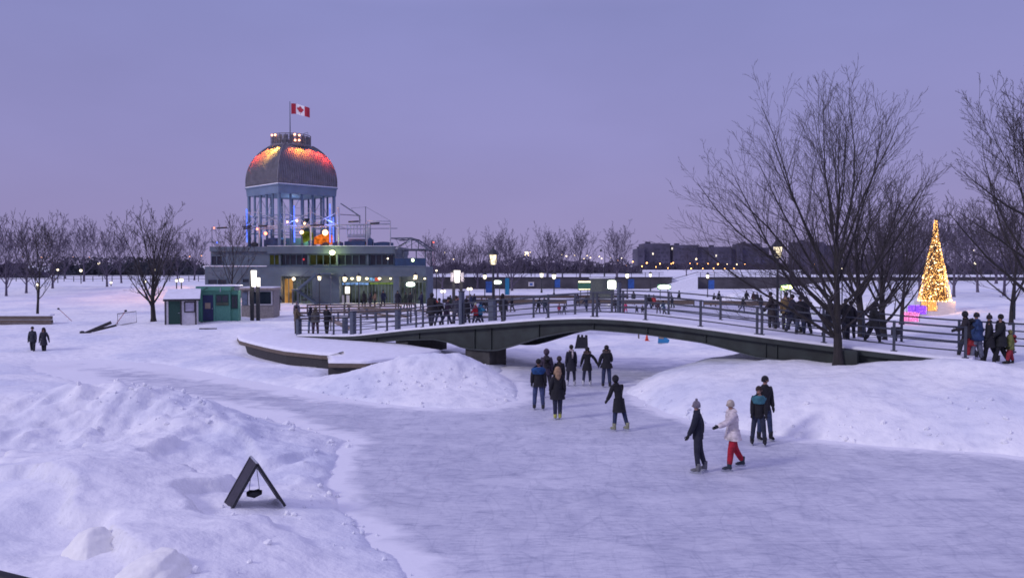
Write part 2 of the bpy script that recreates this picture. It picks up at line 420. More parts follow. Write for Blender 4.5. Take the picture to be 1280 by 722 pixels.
def rot(v, ax, a): return Matrix.Rotation(a, 3, ax) @ v
HAND = None
def person(label, loc, face=0, h=1.7, top=(.02,.02,.03), legs=(.03,.04,.08), coat=0.0, hat='hair', hatc=(.02,.015,.012), boots='boot', bootc=(.02,.02,.02),
           la=(0,.12,.25), ra=(0,.12,.25), ll=(0,.05,0), rl=(0,.05,0), lean=0, side=0, extra=None, glove=(.015,.015,.018), group=None, sub=1, headturn=0, pack=None, fat=1.0, yoke=None):
    """la/ra: arm swing forward, out, elbow bend. ll/rl: leg swing, out, knee bend. faces +y locally."""
    s = h/1.72
    hipz = .88
    V = Vector
    def leg(sg, a):
        hp_ = V((sg*.095,0,hipz)); d = V((0,0,-1)); d = rot(d,'X',a[0]); d = rot(d,'Y',-sg*a[1]) ; kn = hp_+d*.43
        d2 = rot(V((0,0,-1)),'X',a[0]-a[2]); d2 = rot(d2,'Y',-sg*a[1]*.7); an = kn+d2*.41
        return hp_, kn, an, d2
    L, Rr = leg(-1, ll), leg(1, rl)
    up = V((0,0,1)); up = rot(up,'X',-lean); up = rot(up,'Y',side)
    pel = V((0,0,hipz+.03)); waist = pel+up*.17; chest = pel+up*.38; neck = pel+up*.53; 
    hd = neck+up*.13+V((0,.015,0)); ht = hd+up*.10
    rt = V((1,0,0))
    def arm(sg, a):
        sh = pel+up*.452+rt*sg*.162
        d = rot(V((0,0,-1)),'Y',-sg*a[1]); d = rot(d,'X',a[0]); el = sh+d*.28
        d2 = rot(rot(V((0,0,-1)),'Y',-sg*a[1]*.6),'X',a[0]+a[2]); wr = el+d2*.25; ha = wr+d2*.09
        return sh, el, wr, ha, d2
    A, B = arm(-1, la), arm(1, ra)
    low = min(L[2].z, Rr[2].z); base = .09 if boots != 'skate' else .125
    dz = base-low
    sh_ = V((0,0,dz))
    def t(p): return (p+sh_)*s
    f = fat
    J = [(t(pel),.13*s*f,.105*s*f),(t(waist),.115*s*f,.09*s*f),(t(chest),.15*s*f,.10*s*f),(t(neck),.05*s),(t(hd-up*.045),.062*s),(t(hd+up*.03),.082*s,.088*s),(t(ht),.058*s)]
    E = [(0,1),(1,2),(2,3),(3,4),(4,5),(5,6)]
    for q in (A, B):
        i = len(J); J += [(t(q[0]),.06*s),(t(q[1]),.042*s),(t(q[2]),.03*s),(t(q[3]),.034*s,.02*s)]; E += [(2,i),(i,i+1),(i+1,i+2),(i+2,i+3)]
    for q in (L, Rr):
        i = len(J); ft = q[2]+V((0,.09,-.05))
        J += [(t(q[0]),.085*s),(t(q[1]),.055*s),(t(q[2]),.036*s),(t(ft),.018*s)]; E += [(0,i),(i,i+1),(i+1,i+2),(i+2,i+3)]
    body = skin_mesh('person', J, E, M['skin'], None, 1)
    tag(body, label, 'person', group)
    body.location = loc; body.rotation_euler.z = face
    # face details inside the body's own mesh
    if sub > 1:
        bm = bmesh.new(); bm.from_mesh(body.data)
        for x, y, z, r_ in ((0,.098,-.0,.016),(-.083,.0,0,.018),(.083,0,0,.018),(-.03,.083,.02,.008),(.03,.083,.02,.008)):
            bmesh.ops.create_icosphere(bm, subdivisions=1, radius=r_*s, matrix=Matrix.Translation(t(hd)+V((x,y,z))*s))
        bm.to_mesh(body.data); bm.free()
    # trousers
    JT = [(t(pel+up*.10),.125*s*f,.10*s*f),(t(pel-V((0,0,.04))),.12*s*f,.105*s*f)]; ET = [(0,1)]
    for q in (L, Rr):
        i = len(JT); JT += [(t(q[0]-V((0,0,.05))),.105*s*f),(t(q[1]),.078*s*f),(t((q[1]+q[2])/2),.070*s*f),(t(q[2]+V((0,0,.03))),.064*s*f)]
        ET += [(1,i),(i,i+1),(i+1,i+2),(i+2,i+3)]
    skin_mesh('trousers', JT, ET, cloth(legs), body, sub, 1)
    # jacket
    jm = cloth(top)
    JJ = [(t(pel-V((0,0,.17))),.178*s*f,.15*s*f),(t(pel),.165*s*f,.14*s*f),(t(waist),.155*s*f,.135*s*f),(t(chest),.19*s*f,.15*s*f),(t(pel+up*.47),.135*s*f,.12*s*f),(t(neck+up*.055),.084*s)]
    EJ = [(0,1),(1,2),(2,3),(3,4),(4,5)]
    for q in (A, B):
        i = len(JJ); JJ += [(t(q[0]),.090*s*f),(t(q[1]),.074*s*f),(t(q[2]+q[4]*.015),.06*s*f)]; EJ += [(3,i),(i,i+1),(i+1,i+2)]
    jk = skin_mesh('jacket' if coat < .1 else 'coat', JJ, EJ, jm, body, 2, 1)
    if coat >= .1:
        mb = MB(); n = 14
        c0 = pel+up*.04; md = ((L[1]-L[0])+(Rr[1]-Rr[0]))/2
        pr = []
        for q in range(5):
            u = q/4; c = c0+(V((0,0,0)) if q == 0 else md.normalized()*coat*u*1.0+V((0,0,-.08*u)))
            w = .165+.055*u+.02*f; pr.append((c, w*f, (.14+.045*u)*f))
        vs = []; fs = []
        for c, wx, wy in pr:
            for i in range(n):
                a = 2*math.pi*i/n; vs.append(t(c+V((wx*math.cos(a)*(1+.04*math.sin(3*a)), wy*math.sin(a), 0))))
        for q in range(4):
            for i in range(n): j=(i+1)%n; fs.append((q*n+i,(q+1)*n+i,(q+1)*n+j,q*n+j))
        fs.append(tuple(4*n+i for i in range(n)))
        mb.add(vs, fs, True); mb.build('coat_skirt', jm, body)
    if yoke:
        mb = MB(); vs = []; fs = []; n = 16
        for hh_, wx, wy in ((.30,.205,.150),(.36,.225,.165),(.43,.232,.165),(.485,.185,.145),(.52,.115,.110)):
            c = pel+up*hh_
            for i in range(n): a = 2*math.pi*i/n; vs.append(t(c+V((wx*f*math.cos(a), wy*f*math.sin(a), (-.03*abs(math.sin(a)) if hh_ < .33 else 0)))))
        for q in range(4):
            for i in range(n): j=(i+1)%n; fs.append((q*n+i,q*n+j,(q+1)*n+j,(q+1)*n+i))
        mb.add(vs, fs, True); mb.build('shoulder_panel', cloth(yoke), body)
    # gloves with fingers
    for sg, q in ((-1,A),(1,B)):
        mb = MB(); w, hnd, d2 = q[2], q[3], q[4]
        mb.tube([t(w-d2*.02), t(w+d2*.03), t(w+d2*.09)], [.034*s,.042*s,.040*s], 6)
        sidev = V((0,1,0)) if abs(d2.z) > .5 else V((0,0,1))
        for k in range(4):
            o_ = sidev*(.030-.02*k); ln = (.062,.072,.066,.05)[k]
            p0 = w+d2*.08+o_; p1 = p0+d2*ln*.6; p2 = p1+(d2*.6-rt*sg*.6).normalized()*ln*.5
            mb.tube([t(p0),t(p1),t(p2)], [.011*s,.010*s,.008*s], 5)
        p0 = w+d2*.03+sidev*.03; mb.tube([t(p0),t(p0+sidev*.028+d2*.02),t(p0+sidev*.03+d2*.055)], [.013*s,.011*s,.009*s], 5)
        mb.build('glove', cloth(glove), body)
    # feet
    for q in (L, Rr):
        mb = MB(); a = q[2]
        sole = -.09 if boots != 'skate' else -.075
        mb.tube([t(a+V((0,0,.13))), t(a+V((0,0,.04))), t(a+V((0,.0,-.02))), t(a+V((0,0,sole+.01)))], [.066*s,.060*s,.060*s,.052*s], 8)
        mb.tube([t(a+V((0,-.055,sole+.035))), t(a+V((0,.03,sole+.045))), t(a+V((0,.12,sole+.032))), t(a+V((0,.185,sole+.026)))], [.036*s,.046*s,.042*s,.022*s], 8)
        bt = mb.build('boot', cloth(bootc), body)
        if boots == 'skate':
            mb = MB(); mb.box(t(a+V((0,.06,-.105))), (.008*s,.30*s,.035*s)); mb.box(t(a+V((0,-.03,-.08))), (.03*s,.03*s,.03*s)); mb.box(t(a+V((0,.12,-.08))), (.03*s,.03*s,.03*s))
            mb.build('blade', M['pipe'], bt)
    # head wear
    hm = cloth(hatc); H0 = t(hd+up*.02)
    mb = MB()
    if hat == 'hair':
        mb.ball(H0+V((0,-.018,.022))*s, .097*s, 10, 1.08); mb.build('hair', hm, body)
    elif hat == 'long':
        mb.ball(H0+V((0,-.02,.022))*s, .108*s, 10, 1.05)
        mb.tube([H0+V((0,-.05,0))*s, H0+V((0,-.085,-.10))*s, H0+V((0,-.10,-.22))*s, H0+V((.01,-.095,-.34))*s], [.10*s,.105*s,.095*s,.03*s], 10)
        for sg in (-1,1): mb.tube([H0+V((sg*.075,-.01,0))*s, H0+V((sg*.09,-.02,-.12))*s, H0+V((sg*.085,-.03,-.24))*s],[.045*s,.05*s,.02*s],8)
        mb.build('hair', hm, body)
    elif hat in ('beanie','pompom'):
        mb.lathe(H0+V((0,-.012,-.028))*s, [(.093*s,-.02*s),(.102*s,.0),(.101*s,.05*s),(.088*s,.10*s),(.055*s,.137*s),(.01*s,.152*s)], 12)
        if hat == 'pompom': mb.ball(H0+V((0,-.01,.145))*s, .036*s, 8)
        mb.build('hat', hm, body)
    elif hat == 'hood':
        mb.ball(H0+V((0,-.03,.01))*s, .113*s, 12, 1.15)
        mb.tube([H0+V((0,-.05,-.06))*s, H0+V((0,-.07,-.17))*s, H0+V((0,-.04,-.24))*s],[.095*s,.12*s,.10*s],10)
        mb.build('hood', hm, body)
    elif hat == 'furhood':
        mb.ball(H0+V((0,-.018,.022))*s, .106*s, 10, 1.05); mb.build('hair', cloth((.015,.012,.012)), body)
        mb = MB(); rg = random.Random(5)
        for i in range(16):
            a = 2*math.pi*i/16; mb.ball(t(neck+up*.03)+V((.135*math.cos(a), .085*math.sin(a)-.03, -.01-.05*math.sin(a)*-1))*s, (.045+.012*rg.random())*s, 6)
        mb.build('fur_trim', hm, body)
    if extra == 'scarf':
        mb = MB(); c = t(neck+up*.02)
        for i in range(12):
            a = 2*math.pi*i/12; mb.ball(c+V((.085*math.cos(a),.08*math.sin(a),.01*math.sin(2*a)))*s, .04*s, 6)
        mb.tube([c+V((.03,-.10,0))*s, c+V((.04,-.15,-.15))*s, c+V((.03,-.15,-.33))*s],[.035*s,.04*s,.03*s],6)
        mb.build('scarf', cloth((.42,.36,.36)), body)
    if pack:
        mb = MB(); c = t(chest+V((0,-.17,-.02))); mb.tube([c+V((0,.0,-.22))*s, c+V((0,-.03,-.12))*s, c+V((0,-.03,.08))*s, c+V((0,0,.18))*s],[.10*s,.14*s,.13*s,.07*s],8)
        mb.build('backpack', cloth(pack), body)
    return body
NV=(.012,.014,.028); BK=(.010,.010,.014); JN=(.022,.032,.075); DG=(.03,.03,.036)
PI = math.pi
# --- skaters on the near ice (face: 0 looks away from the camera, PI/2 looks left)
def pg(px, py, z=0.0): p = gp(px, py, z); return (p[0], p[1], z)
person('skater in navy jacket and grey bobble hat gliding left ahead of the white coat', pg(872,590), PI/2-.35, 1.74, NV, (.018,.02,.035), hat='pompom', hatc=(.16,.14,.17), boots='skate', bootc=(.14,.14,.15),
       la=(.25,.15,.2), ra=(-.35,.12,.35), ll=(.03,.02,.12), rl=(-.12,.02,.16), lean=.05, sub=2)
person('skater in cream coat, cream hat and bright red trousers reaching one hand left', pg(916,587), PI/2+.1, 1.74, (.60,.53,.53), (.36,.012,.03), coat=.16, hat='beanie', hatc=(.42,.36,.30), boots='skate', bootc=(.03,.04,.055),
       la=(.75,.1,.5), ra=(-.35,.15,.1), ll=(.22,.03,.12), rl=(-.22,.03,.3), lean=.10, fat=1.15, sub=2)
person('tallest skater in dark coat and black beanie close behind the teal hood', pg(955.5,550), PI+.2, 1.86, BK, (.03,.045,.10), hat='beanie', hatc=(.01,.01,.014), boots='skate', bootc=(.015,.015,.02), ll=(.05,.1,0), rl=(0,.1,0), sub=2)
person('skater in black jacket with teal hood standing in front of a taller companion', pg(948,556), PI-.25, 1.66, BK, (.02,.026,.05), hat='hair', hatc=(.03,.018,.014), boots='skate', bootc=(.015,.015,.02), la=(.1,.1,.2), ra=(.1,.08,.2), ll=(.05,.12,.05), rl=(-.05,.12,0), yoke=(.035,.13,.16), sub=2)
person('skater in long black hooded coat with pale skates leaning left, alone', pg(774,538), PI/2-1.0, 1.70, BK, JN, coat=.34, hat='hood', hatc=BK, boots='skate', bootc=(.26,.26,.17), la=(.3,.1,.3), ra=(.05,.05,.15), ll=(.1,.1,.1), rl=(-.18,.12,.1), lean=.12, side=-.16, sub=2)
person('skater with long blond hair, black coat and yellow skates seen from behind', pg(697,524), .1, 1.72, BK, (.018,.022,.045), coat=.26, hat='long', hatc=(.30,.19,.11), boots='skate', bootc=(.42,.42,.10), la=(.0,.18,.35), ra=(-.1,.18,.35), ll=(.0,-.02,0), rl=(.06,-.02,.1), fat=1.1, sub=2)
person('skater in black jacket with blue shoulder panel and jeans seen from behind', pg(673,512), -.1, 1.78, BK, (.045,.062,.14), hat='hair', hatc=(.012,.01,.01), boots='skate', bootc=(.03,.03,.035), la=(0,.16,.1), ra=(0,.2,.1), ll=(.05,.07,0), rl=(-.05,.1,0), yoke=(.010,.055,.17), fat=1.12, sub=2)
person('skater in grey purple hooded jacket with backpack behind the blue shouldered one', pg(683,497), .1, 1.86, (.055,.042,.065), (.02,.02,.03), hat='hood', hatc=(.06,.04,.06), boots='skate', bootc=(.02,.02,.02), ll=(.1,.0,0), rl=(-.1,.1,0), pack=(.015,.012,.016), sub=2)
person('skater in black coat and brown fur hood just left of the scarf wearer', pg(699,497), 0, 1.58, BK, BK, coat=.2, hat='hood', hatc=(.04,.028,.026), boots='skate', bootc=(.03,.03,.03), sub=2)
person('skater in long dark coat with pale scarf hanging down the back, white skates', pg(714,482), .1, 1.72, (.014,.014,.024), (.018,.02,.035), coat=.3, hat='hair', hatc=(.015,.012,.01), boots='skate', bootc=(.45,.45,.48), extra='scarf', ll=(0,.1,0), rl=(0,.08,0), sub=2)
person('skater in short black coat with fur collar reaching a hand out to the right', pg(734,482), 0, 1.62, BK, (.02,.024,.05), coat=.24, hat='furhood', hatc=(.07,.05,.045), boots='skate', bootc=(.5,.5,.52), la=(.1,.25,.5), ra=(0,.75,.1), ll=(0,.12,0), rl=(0,.06,0), sub=2)
person('skater in bulky black parka with fur collar and jeans, right end of the row', pg(758,484), 0, 1.74, BK, JN, coat=.12, hat='furhood', hatc=(.07,.055,.05), boots='skate', bootc=(.02,.02,.022), la=(0,.35,.2), ra=(.3,.2,.9), ll=(.05,.06,0), rl=(-.1,.05,.1), fat=1.15, sub=2)
# --- couple far left
person('walker in dark coat and trousers carrying a bag, left of a couple holding hands', pg(41,443), PI, 1.62, (.03,.034,.045), (.02,.022,.03), coat=.1, hat='hair', la=(0,.15,.1), ra=(0,.2,.1), ll=(.1,.04,0), rl=(-.12,.04,.1), group='couple walking over the snow')
person('walker in dark skirted coat and tights, right of a couple holding hands', pg(55,443), PI, 1.56, (.02,.02,.03), BK, coat=.3, hat='long', hatc=(.02,.015,.014), la=(0,.45,.1), ra=(0,.25,.1), ll=(.1,.02,0), rl=(-.1,.02,.1), group='couple walking over the snow')
# ------------------------------------------------------------------ bridge line
BA = Vector((-9.2,46,0)); BD = Vector((24.9,-17,0)); BL = BD.length; BU = BD/BL; BN = Vector((-BU.y, BU.x, 0))    # BN points away from the camera
def t_of(px, off=0.0):
    k = (px-640)/F; a = BA+BN*off
    return (k*a.y-a.x)/(BD.x-k*BD.y)
TZ = [(-.20,.90),(-.154,.95),(0,1.15),(.161,1.78),(.337,2.30),(.43,2.60),(.519,2.78),(.61,2.72),(.698,2.52),(.778,2.30),(.861,2.10),(.945,1.92),(1.0,1.83),(1.12,1.74),(1.3,1.70),(1.6,1.68)]
def dz(t): 
    r = 0
    for k in (-.03,-.015,0,.015,.03): r += float(np.interp(t+k, [a for a,_ in TZ], [b for _,b in TZ]))
    return r/5
def bp(t, off=0.0, z=0.0):
    p = BA+BD*t+BN*off; return Vector((p.x, p.y, dz(t)+z))
W = 4.0
def deckp(px, off): t = t_of(px, off); p = bp(t, off); return (p.x, p.y, p.z+.02)

# people at the left end and on the bridge
GB = 'people on the footbridge'
def court(px, Y): x = xo(px, Y, 1.0); return (x, Y, hp(x, Y))
person('person in olive brown jacket leaning at the left end of the bridge rail', deckp(370,1.0), -.9, 1.72, (.10,.075,.045), (.06,.05,.045), hat='hair', group=GB, fat=1.1, la=(.5,.1,.9), ra=(.5,.1,.9))
person('person in navy jacket and light blue jeans right of the olive jacket, at the rail', deckp(388,.9), 0, 1.66, NV, (.10,.14,.22), hat='hood', hatc=NV, group=GB, la=(.5,.1,.8), ra=(.5,.1,.8))
person('person in grey olive hooded coat and maroon trousers among the four at the left rail', deckp(394,.5), .3, 1.68, (.09,.085,.075), (.05,.02,.035), coat=.15, hat='hood', hatc=(.12,.10,.07), group=GB, fat=1.15, ll=(.1,.06,0), rl=(-.1,.06,0))
person('person in black jacket and black trousers, rightmost of the four at the left rail', deckp(408,.6), -.4, 1.72, BK, BK, hat='hair', group=GB, fat=1.15, la=(.4,.2,.9), ra=(.2,.1,.2), ll=(.15,.05,0), rl=(-.15,.05,0))
person('walker in mauve grey coat on the snow behind the olive jacket', court(371,60), PI, 1.68, (.10,.09,.12), (.03,.02,.04), coat=.3, hat='hood', hatc=(.12,.10,.13), ll=(.25,.04,.1), rl=(-.2,.04,.3))
bridge_people = [
 (539,1.6,1.9,'big person in dark parka striding over the bridge, left of the grey lamp box',(.02,.018,.02),(.03,.03,.05),.22,'hood',(.02,.018,.02),1.3),
 (549,2.4,1.62,'person in short black jacket walking close behind the big dark parka',(.02,.016,.02),(.03,.04,.08),.0,'hair',(.02,.015,.012),1.1),
 (558,2.6,1.68,'person in dark plum coat on the bridge left of the tall lit sign',(.05,.03,.05),(.03,.03,.06),.2,'beanie',(.02,.015,.02),1.1),
 (571,2.0,1.62,'person in slate coat on the bridge just below the lit double sign',(.05,.05,.07),(.025,.03,.06),.2,'hair',(.03,.02,.012),1.05),
 (583,1.3,1.4,'child in dark snowsuit pressed to the near bridge rail',(.016,.016,.022),(.016,.016,.022),.0,'hood',(.02,.02,.026),1.25),
 (595,.9,1.12,'small child in red jacket with round yellow white hat on the bridge',(.36,.02,.03),(.03,.03,.05),.0,'pompom',(.75,.72,.40),1.4),
 (600,1.1,1.18,'small child in teal blue jacket beside the child in red',(.02,.14,.24),(.02,.03,.06),.0,'hood',(.03,.05,.10),1.4),
 (629,1.2,1.45,'person in black hooded coat leaning on the rail right of the lamp box',(.015,.015,.02),(.02,.02,.03),.2,'hood',(.02,.018,.02),1.15),
 (965,3.0,1.66,'person in dark brown coat standing left of the right-hand lamp box',(.035,.028,.03),(.03,.03,.04),.3,'hair',(.02,.015,.012),1.15),
 (983,3.3,1.7,'person in mustard brown jacket leaning on the far rail behind bare twigs',(.16,.11,.05),(.03,.03,.05),.0,'hair',(.02,.015,.012),1.15),
 (991,2.5,1.72,'person in navy coat bending forward right of the mustard jacket',(.015,.018,.04),(.03,.035,.06),.15,'hair',(.02,.015,.012),1.2),
 (1001,2.2,1.7,'person in black jacket stepping along the bridge behind the low branch',(.012,.012,.018),(.05,.06,.10),.1,'beanie',(.015,.015,.02),1.2),
 (1009,2.7,1.62,'person in dark grey parka, right end of the bunch behind the low branch',(.04,.04,.05),(.02,.02,.03),.2,'hood',(.03,.03,.04),1.2),
 (1036,2.4,1.7,'person in dark clothes on the bridge just left of the big tree trunk',(.016,.016,.022),(.02,.025,.05),.15,'hair',(.02,.015,.012),1.15),
 (1058,2.4,1.72,'person in black jacket on the bridge just right of the big tree trunk',(.014,.014,.018),(.02,.02,.03),.0,'beanie',(.02,.02,.03),1.1),
 (1064,2.8,1.66,'person in long dark coat walking toward the second tree trunk',(.02,.018,.024),(.02,.02,.03),.3,'hair',(.02,.015,.012),1.1),
 (1093,2.6,1.68,'person in bulky dark coat between the second and third tree trunks',(.02,.02,.022),(.02,.02,.03),.25,'hood',(.02,.02,.022),1.35),
]
rp_ = random.Random(11)
for px, off, hh, lab, tc_, lc_, ct_, ht_, hc_, ft_ in bridge_people:
    a = rp_.uniform(.12,.4); s_ = rp_.choice((-1,1))
    person(lab, deckp(px, off), rp_.choice((PI/2, -PI/2, .4, -.3))+rp_.uniform(-.3,.3), hh, tc_, lc_, coat=ct_, hat=ht_, hatc=hc_, la=(rp_.uniform(-.3,.6),.12,rp_.uniform(.2,.8)), ra=(rp_.uniform(-.3,.6),.12,.4),
           ll=(a*s_,.04,.1), rl=(-a*s_,.05,.15), lean=rp_.uniform(0,.2), fat=ft_, group=GB)
GR_ = 'family walking off the right end of the bridge'
def rb(px, z=1.78): p = gp(px, 448, z); return (p[0], p[1], max(hp(p[0], p[1]), dz(t_of(px,2)) if px < 1215 else -9))
person('walker in black jacket with a bag, left end of the family on the right', rb(1208), PI/2-.5, 1.72, (.02,.016,.02), (.03,.032,.04), coat=0, hat='hood', hatc=(.015,.013,.016), la=(.3,.3,.9), ra=(.3,.2,.9), ll=(.45,.05,.3), rl=(-.3,.05,.2), lean=.12, fat=1.2, group=GR_, pack=(.012,.012,.016))
person('walker in blue jacket and loose pale grey trousers in the family on the right', rb(1220), PI/2-1.1, 1.80, (.02,.045,.12), (.15,.16,.20), coat=.12, hat='beanie', hatc=(.012,.012,.016), ll=(.12,.05,.05), rl=(-.12,.05,.1), fat=1.3, group=GR_)
person('child in bright red snowsuit in front of the blue jacket', rb(1213), 0, 1.05, (.30,.025,.03), (.28,.02,.03), hat='hood', hatc=(.25,.02,.03), fat=1.5, group=GR_)
person('walker in long black coat with bobble hat in the middle of the family', rb(1236), PI/2-.6, 1.74, BK, BK, coat=.36, hat='pompom', hatc=(.02,.016,.02), ll=(.2,.04,.1), rl=(-.25,.04,.2), fat=1.1, group=GR_)
person('tall walker in black coat with flat hair beside the bobble hat', rb(1250), PI/2-.3, 1.84, (.011,.012,.016), BK, coat=.26, hat='hair', hatc=(.01,.01,.01), la=(.4,.2,.5), ll=(.3,.04,.1), rl=(-.25,.04,.2), fat=1.2, group=GR_)
person('child in green jacket and red trousers, right end of the family', rb(1262), PI/2-.4, 1.22, (.14,.15,.045), (.30,.025,.04), hat='hood', hatc=(.16,.16,.05), fat=1.45, pack=(.22,.02,.03), ll=(.15,.05,0), rl=(-.15,.05,.1), group=GR_)

# --- far rink skaters
RK = 'skaters on the far rink'
far = [ # px, feet y, height, jacket, legs, label
 (548,395,1.8,(.75,.12,.05),BK,'skater in bright orange jacket leaning hard left on the far rink'),
 (640,390,1.7,BK,BK,'far skater in black standing left of the dark pair on the rink'),
 (673,391,1.75,BK,BK,'dark skater, left one of a pair right of the orange jacket'),
 (681,392,1.85,(.02,.03,.05),JN,'taller skater in navy, right one of a pair right of the orange jacket'),
 (699,393,1.15,(.28,.03,.06),(.1,.02,.04),'child in dark red suit on the far rink beside a dark child'),
 (705,393,1.15,(.03,.03,.05),(.03,.03,.05),'child in dark suit on the far rink beside a red child'),
 (722,384,1.8,(.05,.05,.07),(.04,.04,.05),'grey skater far off just left of the lit sign board'),
 (733,390,1.7,(.02,.025,.05),(.02,.03,.07),'navy skater on the far rink left of the double rail post'),
 (747,389,1.7,(.03,.03,.04),(.02,.02,.03),'dark skater on the far rink right of the double rail post'),
 (769,390,1.5,(.02,.02,.03),(.02,.02,.03),'low dark skater on the far rink left of the pink child'),
 (782,391,1.15,(.60,.05,.15),(.45,.04,.12),'child in bright pink suit on the far rink'),
 (792,381,1.8,(.02,.025,.035),(.02,.025,.035),'tall dark skater standing alone right of the blue banner post'),
 (796,393,1.0,(.02,.02,.03),(.02,.02,.03),'crouching dark child, left of two low figures on the rink'),
 (803,393,1.0,(.03,.025,.03),(.02,.02,.03),'crouching dark child, right of two low figures on the rink'),
 (811,386,1.8,(.02,.02,.025),(.02,.04,.09),'dark skater just left of the red jacket'),
 (817,386,1.7,(.42,.05,.05),(.03,.03,.04),'skater in red jacket amid dark skaters on the far rink'),
 (823,392,1.5,(.06,.04,.05),(.05,.03,.04),'skater in brownish coat below the red jacket'),
 (830,394,1.6,(.05,.08,.13),(.05,.05,.06),'skater in blue grey jacket with a child in brown, far rink'),
 (840,385,1.8,(.03,.035,.05),(.03,.035,.05),'slate skater on the rink right of the long glowing sign'),
 (849,380,1.8,(.02,.02,.03),(.02,.02,.03),'distant black skater by the long board right of the glowing sign'),
 (892,383,1.7,(.02,.02,.028),(.02,.02,.028),'left one of two black skaters close together by the rink boards'),
 (898,382,1.9,(.018,.018,.025),(.018,.018,.025),'right one of two black skaters close together by the rink boards'),
 (928,390,1.7,(.02,.02,.03),(.05,.06,.10),'skater in dark jacket bending in front of the crowd at the rink edge'),
 (933,381,1.9,(.016,.016,.02),(.02,.02,.03),'tall dark figure at the left of the crowd at the rink edge'),
 (942,382,1.8,(.05,.03,.03),(.02,.02,.03),'figure in brown in the middle of the crowd at the rink edge'),
 (946,381,1.7,(.02,.02,.03),(.02,.02,.03),'dark figure right of the brown one in the rink edge crowd'),
 (951,388,1.8,(.018,.018,.025),(.04,.05,.08),'dark skater at the right of the crowd at the rink edge'),
]
def farp(px, py): 
    p = gp(px, py, 0); return (p[0], p[1], max(-.01, hp(p[0], p[1]))+.0)
for i, (px, py, hh, tc_, lc_, lab) in enumerate(far):
    a = rp_.uniform(.1,.5); s_ = rp_.choice((-1,1)); lean = .55 if i == 0 else rp_.uniform(0,.25)
    person(lab, farp(px, py), rp_.uniform(0, 2*PI) if i else PI/2-.3, hh, tc_, lc_, coat=rp_.choice((0,.12,.25)) if i else 0, hat=rp_.choice(('hair','beanie','hood')), hatc=(.02,.018,.02), la=(rp_.uniform(-.5,.6),.2,.4), ra=(rp_.uniform(-.5,.6),.2,.4),
           ll=(a*s_,.08,.2), rl=(-a*s_,.08,.3), lean=lean, fat=1.2, group=RK, boots='skate')
CR = 'people outside the pavilion entrance'
crowd = [
 (455,88,1.75,BK,'dark figure with elbows out before the pavilion glazing, leftmost of the bunch'),
 (463,87,1.6,(.02,.02,.03),'dark figure just right of the one with elbows out at the pavilion'),
 (469,89,1.6,(.16,.10,.07),'figure in tan coat between dark figures outside the pavilion glazing'),
 (479,86,1.85,(.015,.02,.045),'bulky navy figure outside the pavilion right of the tan coat'),
 (497,84,1.9,(.015,.015,.025),'tall dark figure standing apart below the oval sign, pavilion side'),
 (507,85,1.7,(.03,.045,.03),'figure in dark green by the pavilion door under the oval sign'),
 (513,86,1.7,(.02,.025,.03),'dark figure right of the green one under the oval sign'),
 (527,84,1.8,(.015,.02,.05),'navy figure at the right corner of the pavilion'),
 (343,80,1.6,(.02,.02,.035),'left one of two dark figures beside the beige booth'),
 (348,80,1.75,(.012,.012,.018),'right one of two dark figures beside the beige booth'),
 (563,92,1.75,(.02,.03,.025),'dark figure below the bright double sign, left of the orange jacket one'),
 (569,93,1.7,(.025,.02,.03),'dark figure directly below the bright double sign'),
 (574,92,1.75,(.25,.06,.04),'figure in rusty orange jacket by the bright double sign'),
 (588,95,1.8,(.02,.03,.08),'figure in navy left of the snow heap near the small twin lamps'),
 (593,95,1.85,(.015,.02,.04),'broad dark figure against the left foot of the snow heap'),
 (602,88,1.7,(.02,.02,.03),'dark figure at the rink gate left of the banner post'),
 (608,88,1.75,(.018,.018,.025),'second dark figure at the rink gate, by the banner post'),
 (626,90,1.8,(.018,.018,.024),'dark figure on the rink right of the grey lamp box'),
 (633,91,1.5,(.05,.04,.05),'shorter brownish figure right of the grey lamp box'),
]
for px, Y, hh, tc_, lab in crowd:
    x, y, z = on(px, Y)
    person(lab, (x, y, max(z,-.01)), rp_.uniform(0, 2*PI), hh, tc_, tuple(c*.8 for c in tc_) if tc_[0] < .1 else BK, coat=rp_.choice((0,.15,.3)), hat=rp_.choice(('hair','beanie','hood')), hatc=(.02,.018,.02),
           la=(rp_.uniform(-.2,.6),.2,.6), ra=(rp_.uniform(-.2,.5),.15,.4), ll=(rp_.uniform(-.2,.2),.06,.1), rl=(rp_.uniform(-.2,.2),.06,.1), fat=1.2, group=CR)

# ------------------------------------------------------------------ ground, ice
xs = steps([(-3500,-900,400),(-900,-200,60),(-200,-60,4),(-60,-22,.7),(-22,-14,.25),(-14,2,.11),(2,18,.17),(18,40,.5),(40,60,1.2),(60,200,4),(200,900,60),(900,3500,400)])
ys = steps([(-40,6,4),(6,9,.5),(9,27,.11),(27,37,.16),(37,62,.3),(62,130,.9),(130,169.5,1.6),(169.5,170.5,.5),(170.5,171,.25),(171,220,4),(220,900,60),(900,5000,500)])
struct(grid_mesh('snow_ground', xs, ys, M['snow']))
xi = steps([(-60,-26,2),(-26,18,.3),(18,90,2)]); yi = steps([(-10,8,3),(8,50,.3),(50,150,1.5)])
XI, YI = np.meshgrid(xi, yi); nx_, ny_ = len(xi), len(yi)
din = -np.minimum(sdf(XI, YI, ICE), sdf(XI, YI, RINK))
dust = 1-np.clip(din/(1.0+.8*ss(-4,-9,XI)), 0, 1)+.30*ss(-5,-10,XI)*ss(24,28,YI)+.55*ss(36,44,YI)*(YI < 50)
idx = np.arange(nx_*ny_).reshape(ny_, nx_); q = np.stack([idx[:-1,:-1], idx[:-1,1:], idx[1:,1:], idx[1:,:-1]], -1).reshape(-1, 4)
